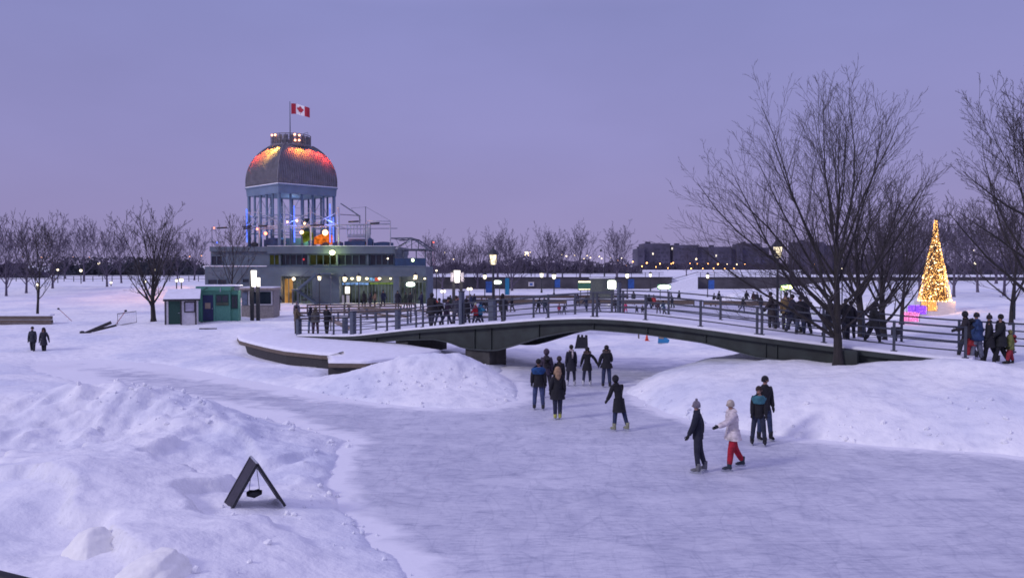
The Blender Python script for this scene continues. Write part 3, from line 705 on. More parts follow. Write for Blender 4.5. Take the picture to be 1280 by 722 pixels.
me = bpy.data.meshes.new('ice'); me.from_pydata(np.stack([XI, YI, XI*0], -1).reshape(-1, 3).tolist(), [], q.tolist())
me.attributes.new('dust', 'FLOAT', 'POINT').data.foreach_set('value', dust.ravel().astype(np.float32)); me.materials.append(M['ice'])
ice = bpy.data.objects.new('ice', me); C.objects.link(ice); struct(ice)

# ------------------------------------------------------------------ footbridge
bridge = thing('footbridge', 'dark green steel footbridge with grey railings arching over the ice', 'footbridge')
# snow covered deck
T0, T1 = -.155, 1.03
n = 60
def zb(t):  # underside of the girder
    px_t = [(-.155,.55),(0,.70),(.10,1.06),(.13,1.16),(.161,1.22),(.20,1.30),(.235,1.20),(.262,.98),(.272,.92),(.32,.92),(.34,.97),(.37,1.24),(.42,1.72),(.47,2.06),(.519,2.25),(.60,2.18),(.66,2.03),(.698,1.93),(.74,1.68),(.775,1.45),(.82,1.40),(1.06,1.30)]
    return float(np.interp(t, [a for a,_ in px_t], [b for _,b in px_t]))
vs=[]; fs=[]
TS = [T0+(T1-T0)*i/n for i in range(n+1)]
for t in TS:
    for off, z in ((-.05,.0),(-.03,.055),(.10,.085),(W/2,.10),(W-.10,.085),(W+.05,.05),(W+.05,-.10),(-.05,-.10)):
        vs.append(bp(t, off, z))
for i in range(n):
    for k in range(8): j=(k+1)%8; fs.append((i*8+k,i*8+j,(i+1)*8+j,(i+1)*8+k))
fs += [tuple(range(8)), tuple(reversed(range(n*8,n*8+8)))]
MB().add(vs, fs, False).build('deck', M['snowcap'], bridge)
for off, s_ in ((.12,-1),(W-.3,1)):
    vs=[]; fs=[]
    for t in TS:
        a = bp(t, off); b_ = zb(t)
        for q in (0,.12):
            vs += [bp(t, off+q, -.102), Vector((bp(t,off+q).x, bp(t,off+q).y, min(b_, a.z-.15)))]
    for i in range(n):
        o=i*4; p=o+4
        fs += [(o,o+1,p+1,p),(o+2,p+2,p+3,o+3),(o+1,o+3,p+3,p+1),(o,p,p+2,o+2)]
    MB().add(vs, fs).build('girder', M['girder'], bridge)
    # flange plates and stiffeners
    vs=[]; fs=[]
    for t in TS:
        a = bp(t, off); z = min(zb(t), a.z-.15)
        p0 = bp(t, off-.10); p1 = bp(t, off+.20)
        for p, zz in ((p0,z-.003),(p1,z-.003),(p1,z-.05),(p0,z-.05)): vs.append(Vector((p.x,p.y,zz)))
    for i in range(n):
        for k in range(4): j=(k+1)%4; fs.append((i*4+k,i*4+j,(i+1)*4+j,(i+1)*4+k))
    fs += [(0,1,2,3),(n*4+3,n*4+2,n*4+1,n*4)]
    MB().add(vs, fs).build('flange', M['flange'], bridge)
    for t in (-.05,.06,.165,.29,.325,.42,.52,.61,.70,.785,.80,.90,.98):
        p = bp(t, off-.035); z0 = zb(t); z1 = p.z-.104; ang = math.atan2(BU.y, BU.x)
        if z1-z0 > .2: MB().box((p.x,p.y,(z0+z1)/2),(.05,.065,z1-z0-.01), ang).build('stiffener', M['girder'], bridge)
# edge channel along the deck
for off in (-.075, W+.075):
    vs=[]; fs=[]
    for t in TS:
        for q, z in ((-.02,-.03),(.02,-.03),(.02,-.22),(-.02,-.22)): vs.append(bp(t, off+q, z))
    for i in range(n):
        for k in range(4): j=(k+1)%4; fs.append((i*4+k,i*4+j,(i+1)*4+j,(i+1)*4+k))
    MB().add(vs, fs).build('edge_channel', M['girder'], bridge)
angb = math.atan2(BU.y, BU.x)
p = bp(.295, 1.15); p = bp(.293, .95); mb = MB(); mb.box((p.x,p.y,.40),(1.55,1.5,.98),angb); pier = mb.build('pier', M['concrete'], bridge)
mb = MB()
for off in (.2, 2.0): q = bp(.295, off); mb.box((q.x,q.y,.898),(.5,.3,.04),angb)
for t, w_ in ((.985,1.4),(.12,.9)):
    q = bp(t, 1.9); zz = zb(t)
    MB().box((q.x,q.y,(zz+.35)/2-.05),(w_,3.4,zz-.12-.3 if t<.5 else 1.55),angb).build('abutment', M['concrete'], bridge)
# abutment cheek seen right of the trunk
q = bp(t_of(1061,-.35),-.35); MB().box((q.x,q.y,1.62),(.72,.35,.72),angb).build('abutment_block', M['girder'], bridge)
def rails(off, ta, tb, posts, flat=False):
    hs = (1.17,.88,.60,.32)
    k = max(2, int((tb-ta)*40))
    for hgt in hs:
        pts = [bp(ta+(tb-ta)*i/k, off, hgt) for i in range(k+1)]
        MB().tube(pts, .036 if hgt > 1 else .029, 6).build('handrail' if hgt > 1 else 'rail', M['rail'], bridge)
    for t in posts:
        q = bp(t, off); mb = MB(); mb.box((q.x,q.y,q.z+.60),(.095,.07,1.22),angb)
        mb.box((q.x,q.y,q.z+.07),(.22,.16,.05),angb)
        mb.build('post', M['rail'], bridge)
ps = [t_of(x) for x in (415,449,482,527,575,578,628,684,740,745,806,875,946,952,1030,1118,1208)]
rails(.10, t_of(373), t_of(1208), ps)
psf = [t_of(x, W-.1) for x in (440,470,498,520,560,582,620,667,719,765,774,779,836,901,962,1030,1080,1128,1200,1268)]
rails(W-.1, t_of(431,W-.1), t_of(1330,W-.1), psf)

# wide grey post boxes on the bridge
GPB = 'grey post boxes along the bridge'
def postbox(px, off, w, h, label, m='post'):
    t = t_of(px, off); q = bp(t, off)
    b = thing('post_box', label, 'post box', (q.x,q.y,q.z+.02), angb, GPB)
    w *= .82
    MB().bb(-w/2,w/2,-.13,.13,.0,h).build('cabinet', M[m], b)
    MB().bb(-w/2-.03,w/2+.03,-.16,.16,h+.002,h+.05).build('cap', M['iron'], b)
    MB().bb(-w/2+.05,w/2-.05,-.137,-.1305,.15,h-.15).build('door', M['post'], b)
    return b
for px, off, w, h, lab, in ((373,.1,.30,.95,'grey post ending the near rail beside the olive jacket'),(431,.9,.28,1.0,'short grey post at the foot of the bridge, left of a wider one'),
        (441,.15,.32,1.35,'wide grey post at the foot of the bridge near rail'),(497,W-.6,.30,1.25,'grey post on the far side where the bridge starts to climb'),
        (577,.1,.22,1.75,'tall slim grey post standing at the near rail above the pier'),(615,W-.5,.42,1.30,'grey cabinet at the foot of the left bridge lantern'),
        (970,W-.4,.30,1.05,'grey cabinet at the foot of the right bridge lantern'),(774,W-.1,.16,1.6,'slim tall grey post at the far rail left of the blue banner')):
    postbox(px, off, w, h, lab)

# snow-topped platform at the left end
plat = thing('landing_platform', 'snow covered wooden landing with curved dark edge below the bridge', 'landing', (0,0,0))
zp = .76
MB().prism(PLAT, zp-.26, zp-.06).build('edge_board', M['wood'], plat)
c = (sum(p[0] for p in PLAT)/len(PLAT), sum(p[1] for p in PLAT)/len(PLAT))
sh = [((p[0]-c[0])*.97+c[0], (p[1]-c[1])*.97+c[1]) for p in PLAT]
MB().prism(sh, -.2, zp-.262).build('support_wall', M['darkwood'], plat)
# rounded snow cap
def cap(poly, z0, th, inset=.25):
    bm = bmesh.new()
    c = (sum(p[0] for p in poly)/len(poly), sum(p[1] for p in poly)/len(poly))
    vs=[]; fs=[]; n=len(poly)
    dense=[]
    for i in range(n):
        a, b = poly[i], poly[(i+1)%n]; m_ = max(1, int(math.hypot(a[0]-b[0], a[1]-b[1])/.35))
        dense += [(a[0]+(b[0]-a[0])*k/m_, a[1]+(b[1]-a[1])*k/m_) for k in range(m_)]
    n=len(dense); rr = random.Random(4)
    for ins, zz in ((-.03,0),(-.02,th*.5),(.10,th*.9),(.35,th),(1.2,th*1.25)):
        for x, y in dense:
            d = math.hypot(x-c[0], y-c[1]); k = (d-ins)/d
            vs.append((c[0]+(x-c[0])*k+rr.uniform(-.015,.015), c[1]+(y-c[1])*k+rr.uniform(-.015,.015), z0+zz+rr.uniform(-.01,.01)*(zz>0)))
    for q in range(4):
        for i in range(n): j=(i+1)%n; fs.append((q*n+i,q*n+j,(q+1)*n+j,(q+1)*n+i))
    fs.append(tuple(4*n+i for i in range(n)))
    return MB().add(vs, fs, True)
cap(PLAT, zp-.058, .16).build('snow_layer', M['snowcap'], plat)

# ------------------------------------------------------------------ quay wall behind the rink
qw = thing('quay_wall', 'long dark quay wall running behind the rink', 'quay wall')
mb = MB(); mb.bb(-28,34.0,170.2,171.2,-.5,2.62); mb.build('wall', M['wallc'], qw)
mb = MB(); mb.bb(39.5,210,170.2,171.2,-.5,2.62); mb.build('wall', M['wallc'], qw)
mb = MB(); mb.bb(-28.2,34.2,170.0,171.4,2.624,2.80); mb.bb(39.3,210,170.0,171.4,2.624,2.80); mb.build('coping', M['wallc'], qw)
ramp = thing('snowy_ramp', 'snow covered ramp climbing the quay wall toward the right', 'ramp')
MB().add([(29.5,167.0,.0),(29.5,170.1,.0),(38.8,167.0,.0),(38.8,170.1,.0),(38.8,167.0,2.9),(38.8,170.1,2.9),(29.5,167,.25),(29.5,170.1,.25)],
         [(6,4,5,7),(0,2,4,6),(1,7,5,3),(2,3,5,4),(0,6,7,1)]).build('slope', M['snowcap'], ramp)
MB().tube([(29.5,166.9,1.3),(38.8,166.9,3.9)],.06,6).build('handrail', M['iron'], ramp)
fence = thing('promenade_fence', 'low dark fence along the top of the quay wall', 'fence')
mb = MB(); 
for x0, x1 in ((-28,33),(40,120)):
    mb.tube([(x0,174,3.75),(x1,174,3.75)],.05,5); mb.tube([(x0,174,3.3),(x1,174,3.3)],.035,5)
mb.build('rail', M['iron'], fence)
for x in range(-28,120,3):
    if not 33 < x < 40: MB().bb(x-.05,x+.05,173.95,174.05,2.5,3.74).build('post', M['iron'], fence)
pf_ = thing('park_fence', 'thin dark fence crossing the far side of the left slope', 'fence')
pts = [(xo(px_,150,4),150) for px_ in range(-40,262,12)]
for hh_ in (.95,.5): MB().tube([(x,y,hp(x,y)+hh_) for x,y in pts],.045,5).build('rail', M['iron'], pf_)
for x,y in pts: MB().bb(x-.05,x+.05,y-.05,y+.05,hp(x,y)-.1,hp(x,y)+1.05).build('post', M['iron'], pf_)

# rink boards
BRD = 'long low boards round the far rink'
def board(x0, y0, x1, y1, h, lab, m='wood', cat='barrier'):
    L_ = math.hypot(x1-x0, y1-y0); a = math.atan2(y1-y0, x1-x0); z = hp((x0+x1)/2,(y0+y1)/2)
    b = thing('rink_barrier', lab, cat, ((x0+x1)/2,(y0+y1)/2,z), a, BRD)
    MB().bb(-L_/2,L_/2,-.04,.04,h*.45,h).build('panel', M[m], b)
    MB().bb(-L_/2,L_/2,-.09,.09,h+.002,h+.10).build('snow_strip', M['snowcap'], b)
    k = max(1, int(L_/4))
    for i in range(k+1): MB().bb(-L_/2+L_*i/k-.07,-L_/2+L_*i/k+.07,.045,.14,-.1,h*.98).build('stake', M['darkwood'], b)
    return b
board(-9,104,7,103,1.0,'low wooden board across the rink behind the orange skater')
board(8,103,23,101,1.0,'low wooden board across the rink behind the double rail post')
board(24,100,36,96,1.0,'low wooden board reaching right behind the two black skaters')
board(-7,122,18,124,.8,'thin far board in front of the snow heap')
GQ = 'wooden queue barriers in front of the pavilion'
for x0,y0,x1,y1,lab in ((-18.5,72,-9,75,'brown queue rail nearest the pavilion glazing'),(-18,66,-9.5,69,'brown queue rail in the middle before the pavilion'),(-16,60,-8,64,'brown queue rail closest to the bridge foot'),
        (-14,68,-8,61,'brown queue rail set slantwise among the others'),(-10,78,-2,76,'brown queue rail ending near the tall lit sign')):
    L_ = math.hypot(x1-x0, y1-y0); a = math.atan2(y1-y0, x1-x0); z = hp((x0+x1)/2,(y0+y1)/2)
    b = thing('queue_rail', lab, 'barrier', ((x0+x1)/2,(y0+y1)/2,z), a, GQ)
    for h_ in (1.0,.55): MB().bb(-L_/2,L_/2,-.04,.04,h_-.14,h_).build('plank', M['wood'], b)
    for i in range(4): x = -L_/2+L_*(i+.02)/3.05; MB().bb(x-.06,x+.06,.042,.16,-.1,1.0).build('post', M['post'], b)
tb = thing('tilted_table', 'tan board propped at an angle by the rightmost person at the left rail', 'board', court(424,52))
MB().add([(-.9,0,1.05),(.55,-.1,.35),(.75,.5,.40),(-.7,.6,1.10),(-.9,0,1.0),(.55,-.1,.30),(.75,.5,.35),(-.7,.6,1.05)],[(0,1,2,3),(7,6,5,4),(0,4,5,1),(1,5,6,2),(2,6,7,3),(3,7,4,0)]).build('top', M['tan'], tb)
for x,z in ((-.6,.9),(.45,.38)): MB().bar((x,.25,-.1),(x,.25,z),.04).build('leg', M['darkwood'], tb)
# ------------------------------------------------------------------ pavilion with the lit dome
YF = 95.0; BX = -25.0
pv = thing('pavilion', 'blue grey two storey pavilion with glazed tower and dome lit orange', 'pavilion', (BX, YF, 0))
def lx(px, Y=YF): return xo(px, Y, 5)-BX
def lz(py, Y=YF): return zo(py, Y)
def pbox(name, m, px0, px1, py0, py1, y0, y1, parent=None, Y=YF):
    return MB().bb(lx(px0,Y), lx(px1,Y), y0, y1, lz(py1,Y), lz(py0,Y)).build(name, M[m], parent or pv)
# lower storey walls: left plinth, centre, pier, right
ZG = .1
def wall(px0, px1, z0, z1, y0, y1, m='pav', name='wall'): return MB().bb(lx(px0), lx(px1), y0, y1, z0, z1).build(name, M[m], pv)
z333 = lz(333); z345 = lz(345.5)
wall(256, 351, ZG, z333, .0, 15)
wall(351, 390, z345+.05, z333-.003, .0, 8)
wall(390, 424, ZG, z333-.003, .0, 12)
wall(424, 532, z345, z333-.003, .0, 9)
wall(351, 390, ZG, z345+.05, 1.2, 8, 'pavd', 'back_wall')
wall(424, 532, ZG, z345-.003, 1.6, 9, 'pavd', 'back_wall')
# upper storey
wall(260, 334, z333+.003, lz(312), .9, 14)
wall(334, 492, z333+.003, lz(332), .5, 13)
wall(333, 493, lz(317), lz(307.5), .3, 13.2, 'pav', 'parapet')
wall(260, 333, lz(314), lz(308), .55, 13.2, 'pav', 'parapet')
wall(334, 492, lz(332)+.003, lz(317)-.003, 1.0, 13, 'pavd', 'wall')
for a, b in ((256,333.5),): MB().bb(lx(a)-.1, lx(b), -.1, .88, z333+.004, z333+.10).build('snow_ledge', M['snowcap'], pv)
MB().bb(lx(333), lx(493), .25, 2.2, lz(307.5)+.003, lz(307.5)+.05).build('roof_snow', M['snowcap'], pv)
MB().bb(lx(334), lx(532.3), -.06, .29, z333+.006, z333+.10).build('cornice', M['pavd'], pv)
def window(px0, px1, z0, z1, y, m='glassd', n=1, lab=None):
    f = MB(); x0, x1 = lx(px0), lx(px1)
    f.bb(x0, x1, y-.06, y+.02, z0, z0+.09); f.bb(x0, x1, y-.06, y+.02, z1-.09, z1)
    for i in range(n+1):
        x = x0+(x1-x0)*i/n; f.bb(x-.05, x+.05, y-.058, y+.018, z0+.092, z1-.092)
    fo = f.build('window', M['pavd'], pv)
    if lab: fo['label'] = lab
    MB().bb(x0+.01, x1-.01, y+.022, y+.05, z0+.01, z1-.01).build('pane', M[m], fo)
    return fo
zu0, zu1 = lz(332)+.05, lz(317.5)
for a, b, m, n in ((334,347,'inoliv',2),(349,360,'glassd',2),(360.5,383,'glassd',3),(385,419,'inoliv',4),(421,456,'glassd',4),(461,491,'glassd',4)):
    window(a, b, zu0, zu1, .93, m, n)
for px in (348,384,420,458.5): MB().bb(lx(px)-.11, lx(px)+.11, .55, .87, zu0, zu1-.02).build('mullion', M['pav'], pv)
window(261, 275, zu0, zu1-.15, .84, 'glassd', 2)
window(260, 284, lz(356), lz(348.5), -.07, 'glassd', 2, 'low dark window beside the kiosks')
window(303, 312, lz(354), lz(347.5), -.07, 'glassd', 1)
window(352, 363.5, ZG+.5, lz(347.5), 1.05, 'inwarm', 2, 'door window glowing orange')
window(364, 390, ZG+.5, lz(347.5), 1.05, 'incool', 6)
window(425, 436, ZG+.5, lz(352), 1.45, 'inoliv', 2)
window(436.3, 462, ZG+.5, lz(352), 1.45, 'incool', 5)
window(462.3, 491, ZG+.5, lz(352), 1.45, 'incool', 7)
window(499, 531, ZG+.5, lz(352), 1.45, 'incool', 7)
wall(491.2, 498.8, ZG, z345-.004, .05, 1.4, 'pav', 'pier')
MB().bb(lx(425), lx(458), 1.2, 1.38, lz(356), lz(353.3)).build('sign_band', glow('shop_strip_blue',(.28,.5,1),.55,.9,3), pv)
MB().bb(lx(460), lx(490), 1.2, 1.38, lz(355.4), lz(353.6)).build('sign_band', glow('shop_strip_green',(.35,.55,.12),.4,.8,2), pv)
MB().bb(lx(460), lx(466), .9, 1.1, lz(351), lz(347)).build('neon_sign', glow('neon_blue',(.3,.6,1),.7,.7,4), pv)
MB().bb(lx(467), lx(472), .9, 1.1, lz(351), lz(347)).build('neon_sign', glow('neon_red',(1,.15,.1),.6,.7,4), pv)
MB().bb(lx(428), lx(434.5), 1.05, 1.15, lz(367), lz(358.5)).build('menu_board', M['panel'], pv)
for a in (426, 431.5): MB().bb(lx(a), lx(a+4), .5, .58, ZG+.3, lz(369)).build('notice_board', M['white'], pv)
# soffit spots
for i, px in enumerate((431,438.5,457,473,487,493.5,517,530)):
    o = MB().ball((lx(px), .75, lz(348.2)), .20 if i in (1,2,3) else .15, 8, .7).build('spot_lamp', M['lampy'], pv)
for px in (438,457,480,515): light(pv, (lx(px), .3, lz(350)), (1,.80,.45), 55, .3)
o = MB().ball((lx(367.3), -.12, lz(348.4)), .20, 10).build('wall_lamp', M['lampw'], pv); light(pv, (lx(367.3), -.6, lz(349)), (1,.85,.6), 45, .2)
light(pv, (lx(357), .3, lz(360)), (1,.5,.15), 30, .2)
# floodlight on the upper storey
fl = MB().ball((lx(415.5), -.05, lz(315.6)), .34, 10, .8).build('floodlight', glow('flood_green',(.92,1,.42),9), pv)
MB().bb(lx(415.5)-.25, lx(415.5)+.25, -.02, .28, lz(313.6), lz(313.2)).build('lamp_hood', M['iron'], fl)
light(pv, (lx(415.5), -.7, lz(317)), (.75,1,.25), 130, .3)
MB().ball((lx(483.5), .8, lz(323)), .10, 8).build('spot_lamp', M['lampw'], pv)
MB().ball((lx(377.5), .8, lz(324)), .12, 8).build('warning_lamp', glow('dull_red',(1,.08,.12),.8), pv)
MB().ball((lx(516), .1, lz(325)), .20, 8).build('spot_lamp', M['lampg'], pv)
# outside stair, two flights
st = MB()
def flight(pa, pb, y, w=1.1, k=12):
    mb = MB(); a = Vector((lx(pa[0]), y, lz(pa[1]))); b = Vector((lx(pb[0]), y, lz(pb[1])))
    mb.add([a+Vector((0,0,-.25)), b+Vector((0,0,-.25)), b, a, a+Vector((0,.08,-.25)), b+Vector((0,.08,-.25)), b+Vector((0,.08,0)), a+Vector((0,.08,0))], [(0,1,2,3),(7,6,5,4),(0,4,5,1),(3,2,6,7)])
    mb.add([v+Vector((0,w,0)) for v in (a+Vector((0,0,-.25)), b+Vector((0,0,-.25)), b, a, a+Vector((0,.08,-.25)), b+Vector((0,.08,-.25)), b+Vector((0,.08,0)), a+Vector((0,.08,0)))], [(0,1,2,3),(7,6,5,4),(0,4,5,1),(3,2,6,7)])
    for i in range(k):
        p = a.lerp(b, (i+.5)/k); mb.box((p.x,p.y+w/2,p.z-.03),(abs(b.x-a.x)/k*.8,w-.1,.05))
    o = mb.build('stair_flight', M['pavd'], pv)
    MB().tube([a+Vector((0,0,.95)), b+Vector((0,0,.95))], .035, 5).tube([a+Vector((0,0,.5)), b+Vector((0,0,.5))], .025, 5).build('handrail', M['post'], o)
    return o
flight((375.5,360.5),(405,381),-2.0); flight((381,358.5),(402,341),-3.2+.1)
MB().bb(lx(373), lx(382), -3.1, -.9, lz(360.6)-.12, lz(360.6)).build('landing', M['pavd'], pv)
MB().bb(lx(401), lx(421), -3.1, -.1, lz(341)-.12, lz(341)).build('landing', M['pavd'], pv)
for x in (374, 381, 403, 420): MB().bb(lx(x)-.05, lx(x)+.05, -3.0, -2.9, 0, lz(361 if x < 390 else 341)-.13).build('support_post', M['post'], pv)
MB().tube([(lx(402),-3.1,lz(331)),(lx(421),-3.1,lz(331))],.035,5).tube([(lx(402),-3.1,lz(336)),(lx(421),-3.1,lz(336))],.025,5).build('handrail', M['post'], pv)
MB().bb(lx(377), lx(384), -.06, -.003, lz(376), lz(373.5)).build('vent', M['glassd'], pv)

# tower
tower = MB(); TC = (lx(365,101), 6.0)
S2 = math.sqrt(2)
def sq(r, z): return [(TC[0]+r*math.cos(a), TC[1]+r*math.sin(a), z) for a in (0, PI/2, PI, 3*PI/2)]
def ring(name, m, r0, z0, r1, z1, parent=pv):
    v = sq(r0,z0)+sq(r1,z1)
    return MB().add(v, [(0,3,2,1),(4,5,6,7)]+[(i,(i+1)%4,4+(i+1)%4,4+i) for i in range(4)]).build(name, M[m], parent)
ze = lz(234.5,101); zbm = lz(246,101)
ring('cornice', 'tower', 5.62, zbm, 5.72, ze-.22)
ring('cornice', 'tower', 5.85, ze-.217, 5.85, ze-.05)
ring('snow_ledge', 'snowcap', 5.80, ze-.047, 5.78, ze+.05)
# dome
prof = [(5.70,0),(5.72,.5),(5.68,1.1),(5.55,1.8),(5.32,2.45),(4.98,3.1),(4.52,3.7),(3.98,4.25),(3.32,4.75),(2.70,5.1)]
zd = ze+.052
PR = []
for i in range(len(prof)-1):
    for k in range(4):
        u = k/4; PR.append((prof[i][0]*(1-u)+prof[i+1][0]*u, prof[i][1]*(1-u)+prof[i+1][1]*u))
PR.append(prof[-1])
def smooth_prof(P):
    Q = [P[0]]+[((P[i-1][0]+2*P[i][0]+P[i+1][0])/4, P[i][1]) for i in range(1,len(P)-1)]+[P[-1]]; return Q
PR = smooth_prof(smooth_prof(PR))
dm = MB()
for q in range(4):
    vs=[]; fs=[]; a0, a1 = q*PI/2, (q+1)*PI/2
    for r, z in PR:
        p0 = Vector((TC[0]+r*math.cos(a0), TC[1]+r*math.sin(a0), zd+z)); p1 = Vector((TC[0]+r*math.cos(a1), TC[1]+r*math.sin(a1), zd+z))
        vs += [p0, p0.lerp(p1,.5), p1]
    for k in range(len(PR)-1):
        for i in (0,1): fs.append((k*3+i,k*3+i+1,k*3+i+4,k*3+i+3))
    dm.add(vs, fs, True)
dm.add(sq(PR[-1][0], zd+PR[-1][1]), [(0,1,2,3)])
dome = dm.build('dome', M['dome'], pv)
# standing seams on each of the four faces and ridge rolls
sm = MB()
for q in range(4):
    a0 = q*PI/2+PI/4; nx_, ny_ = math.cos(a0), math.sin(a0); tx, ty = -ny_, nx_
    for s_ in np.arange(-3.9, 3.91, .30):
        pts = []
        for r, z in PR:
            a = r/S2
            if abs(s_) > a+.001: break
            pts.append((TC[0]+nx_*(a+.03)+tx*s_, TC[1]+ny_*(a+.03)+ty*s_, zd+z))
        if len(pts) > 2: sm.tube(pts, .034, 4)
sm.build('seams', M['dome'], dome)
rm = MB()
for q in range(4):
    a = q*PI/2; rm.tube([(TC[0]+(r+.02)*math.cos(a), TC[1]+(r+.02)*math.sin(a), zd+z) for r, z in PR], .075, 6)
rm.build('ridge_roll', M['dome'], dome)
ztop = zd+5.1
# crown platform
MB().lathe((TC[0],TC[1],ztop-.28), [(2.35,0),(2.55,.12),(2.55,.34),(2.35,.36)], 20).build('crown_ring', M['dome'], pv)
cr = MB()
for i in range(20):
    a = 2*PI*i/20; cr.bar((TC[0]+2.42*math.cos(a),TC[1]+2.42*math.sin(a),ztop+.08),(TC[0]+2.42*math.cos(a),TC[1]+2.42*math.sin(a),ztop+1.3),.035,4)
for zz, r_ in ((.45,.02),(.85,.02),(1.28,.05)): cr.tube([(TC[0]+2.42*math.cos(2*PI*i/32),TC[1]+2.42*math.sin(2*PI*i/32),ztop+zz) for i in range(33)], r_, 4)
for i in range(20):
    a = 2*PI*i/20; cr.box((TC[0]+2.30*math.cos(a),TC[1]+2.30*math.sin(a),ztop+.65),(.05,.62,1.0),a)
cr.build('crown_railing', mat('crown_metal',(.13,.12,.14),.6,.3,3,.1), pv)
MB().bar((TC[0]-.1,TC[1],ztop-.1),(TC[0]-.1,TC[1],lz(127,101)),.07,8,.04).build('flagpole', M['post'], pv)
MB().tube([(TC[0]+1.5,TC[1],ztop+1.2),(TC[0]+1.6,TC[1],ztop+1.6),(TC[0]+2.1,TC[1],ztop+1.75),(TC[0]+2.15,TC[1],ztop+1.5)],.03,4).build('bracket', M['post'], pv)
for dx, dz_ in ((-1.75,1.05),(-1.35,1.1),(1.05,1.15),(1.62,1.05),(1.1,.45),(1.6,.45)):
    lp = MB().ball((TC[0]+dx, TC[1]-2.15, ztop+dz_), .13, 8).build('crown_lamp', glow('lamp_orange',(1,.40,.22),6), pv)
def spot(loc, tgt, col, p, ang=70, rad=.15, parent=pv):
    d = Vector(tgt)-Vector(loc); return light(parent, loc, col, p, rad, 'SPOT', d.to_track_quat('-Z','Y').to_euler(), ang, .8)
T3 = lambda dx, dy, dz_: (TC[0]+dx, TC[1]+dy, zd+dz_)
def fpt(q, sl, zz, out):
    a0 = q*PI/2+PI/4; a = float(np.interp(zz, [z for _,z in PR], [r for r,_ in PR]))/S2+out
    return (TC[0]+math.cos(a0)*a-math.sin(a0)*sl, TC[1]+math.sin(a0)*a+math.cos(a0)*sl, zd+zz)
# q=2 is the face turned left, q=3 the face turned right
for q_, sl, c_, p_, zz in ((2,1.15,(1,.52,.08),3300,4.95),(2,.1,(1,.27,.03),2300,4.95),(2,-1.1,(1,.13,.02),1700,4.85),(2,-2.2,(1,.05,.02),800,4.2),
        (3,-1.1,(1,.14,.03),600,4.95),(3,-.3,(1,.36,.04),700,4.95),(3,.9,(1,.10,.03),1000,4.9),(3,2.0,(1,.06,.03),750,4.4),(3,2.7,(1,.05,.03),350,3.8)):
    spot(fpt(q_,sl,zz+.5,.90), fpt(q_,sl*1.3,zz-2.2,.0), c_, p_*1.25, 88, .05)
# tower columns
zr = lz(307.5)
def col(x, y, r, m, z0=None, z1=None, name='column'): return MB().bar((x,y,z0 or zr),(x,y,z1 or zbm),r,10).build(name, M[m], pv)
m_col = 'tower'
for q in range(4):
    a = q*PI/2; b = a+PI/2
    p0 = Vector((TC[0]+5.35*math.cos(a), TC[1]+5.35*math.sin(a))); p1 = Vector((TC[0]+5.35*math.cos(b), TC[1]+5.35*math.sin(b)))
    col(p0.x, p0.y, .20, m_col)
    for u in (.2,.4,.6,.8): p = p0.lerp(p1, u); col(p.x, p.y, .14 if q in (2,3) else .12, m_col)
    mb = MB()
    for zz in (9.2, 11.3): mb.bar((p0.x,p0.y,zz),(p1.x,p1.y,zz),.055,5)
    for u in (.3,.7): 
        pa = p0.lerp(p1,u-.1); pb = p0.lerp(p1,u+.1); mb.bar((pa.x,pa.y,11.3),(pb.x,pb.y,zbm),.03,4)
    mb.build('tie_beam', M['tower'], pv)
for q in (2,3):
    a = q*PI/2; b = a+PI/2; p0 = Vector((TC[0]+5.2*math.cos(a), TC[1]+5.2*math.sin(a))); p1 = Vector((TC[0]+5.2*math.cos(b), TC[1]+5.2*math.sin(b)))
    mb = MB()
    for k in range(5):
        pa, pb = p0.lerp(p1,k/5), p0.lerp(p1,(k+1)/5)
        mb.bar((pa.x,pa.y,9.2),(pb.x,pb.y,11.3),.035,4); mb.bar((pa.x,pa.y,11.3),(pb.x,pb.y,9.2),.035,4)
    for zz in (10.2,12.2): mb.bar((p0.x,p0.y,zz),(p1.x,p1.y,zz),.035,4)
    mb.build('lattice_brace', M['pipe'], pv)
MB().bb(TC[0]-2.6,TC[0]+2.6,TC[1]-2.0,TC[1]+2.0,zr,zr+1.1).build('tower_plinth', M['tower'], pv)
# stair core inside, dark figure-like machinery
MB().bb(TC[0]+1.3,TC[0]+2.3,TC[1]-.4,TC[1]+.6,zr+1.15,zr+3.6).build('hoist', M['iron'], pv)
for x, zt in ((lx(368,96),12.4),(lx(415,97),12.6),(lx(414,97)+.5,11.0),(lx(312,97),12.0)):  # added glowing columns, emission stands in for blue light on the tower
    MB().bar((x, 1.1, 8.0),(x, 1.1, zt),.07,6).build('blue_lit_column', M['bluel'], pv); light(pv, (x-.1,.5,10.5), (.1,.2,1), 70, .2)
light(pv, (lx(375,96), 3.5, 8.7), (.3,1,.25), 60, .3); light(pv, (lx(345,97), 4.0, 8.8), (.15,.4,1), 60, .3); light(pv, (lx(322,97), 4.0, 8.8), (.1,.25,1), 50, .3)
light(pv, (TC[0],TC[1],zbm-1.2), (.4,.6,1), 90, .3)
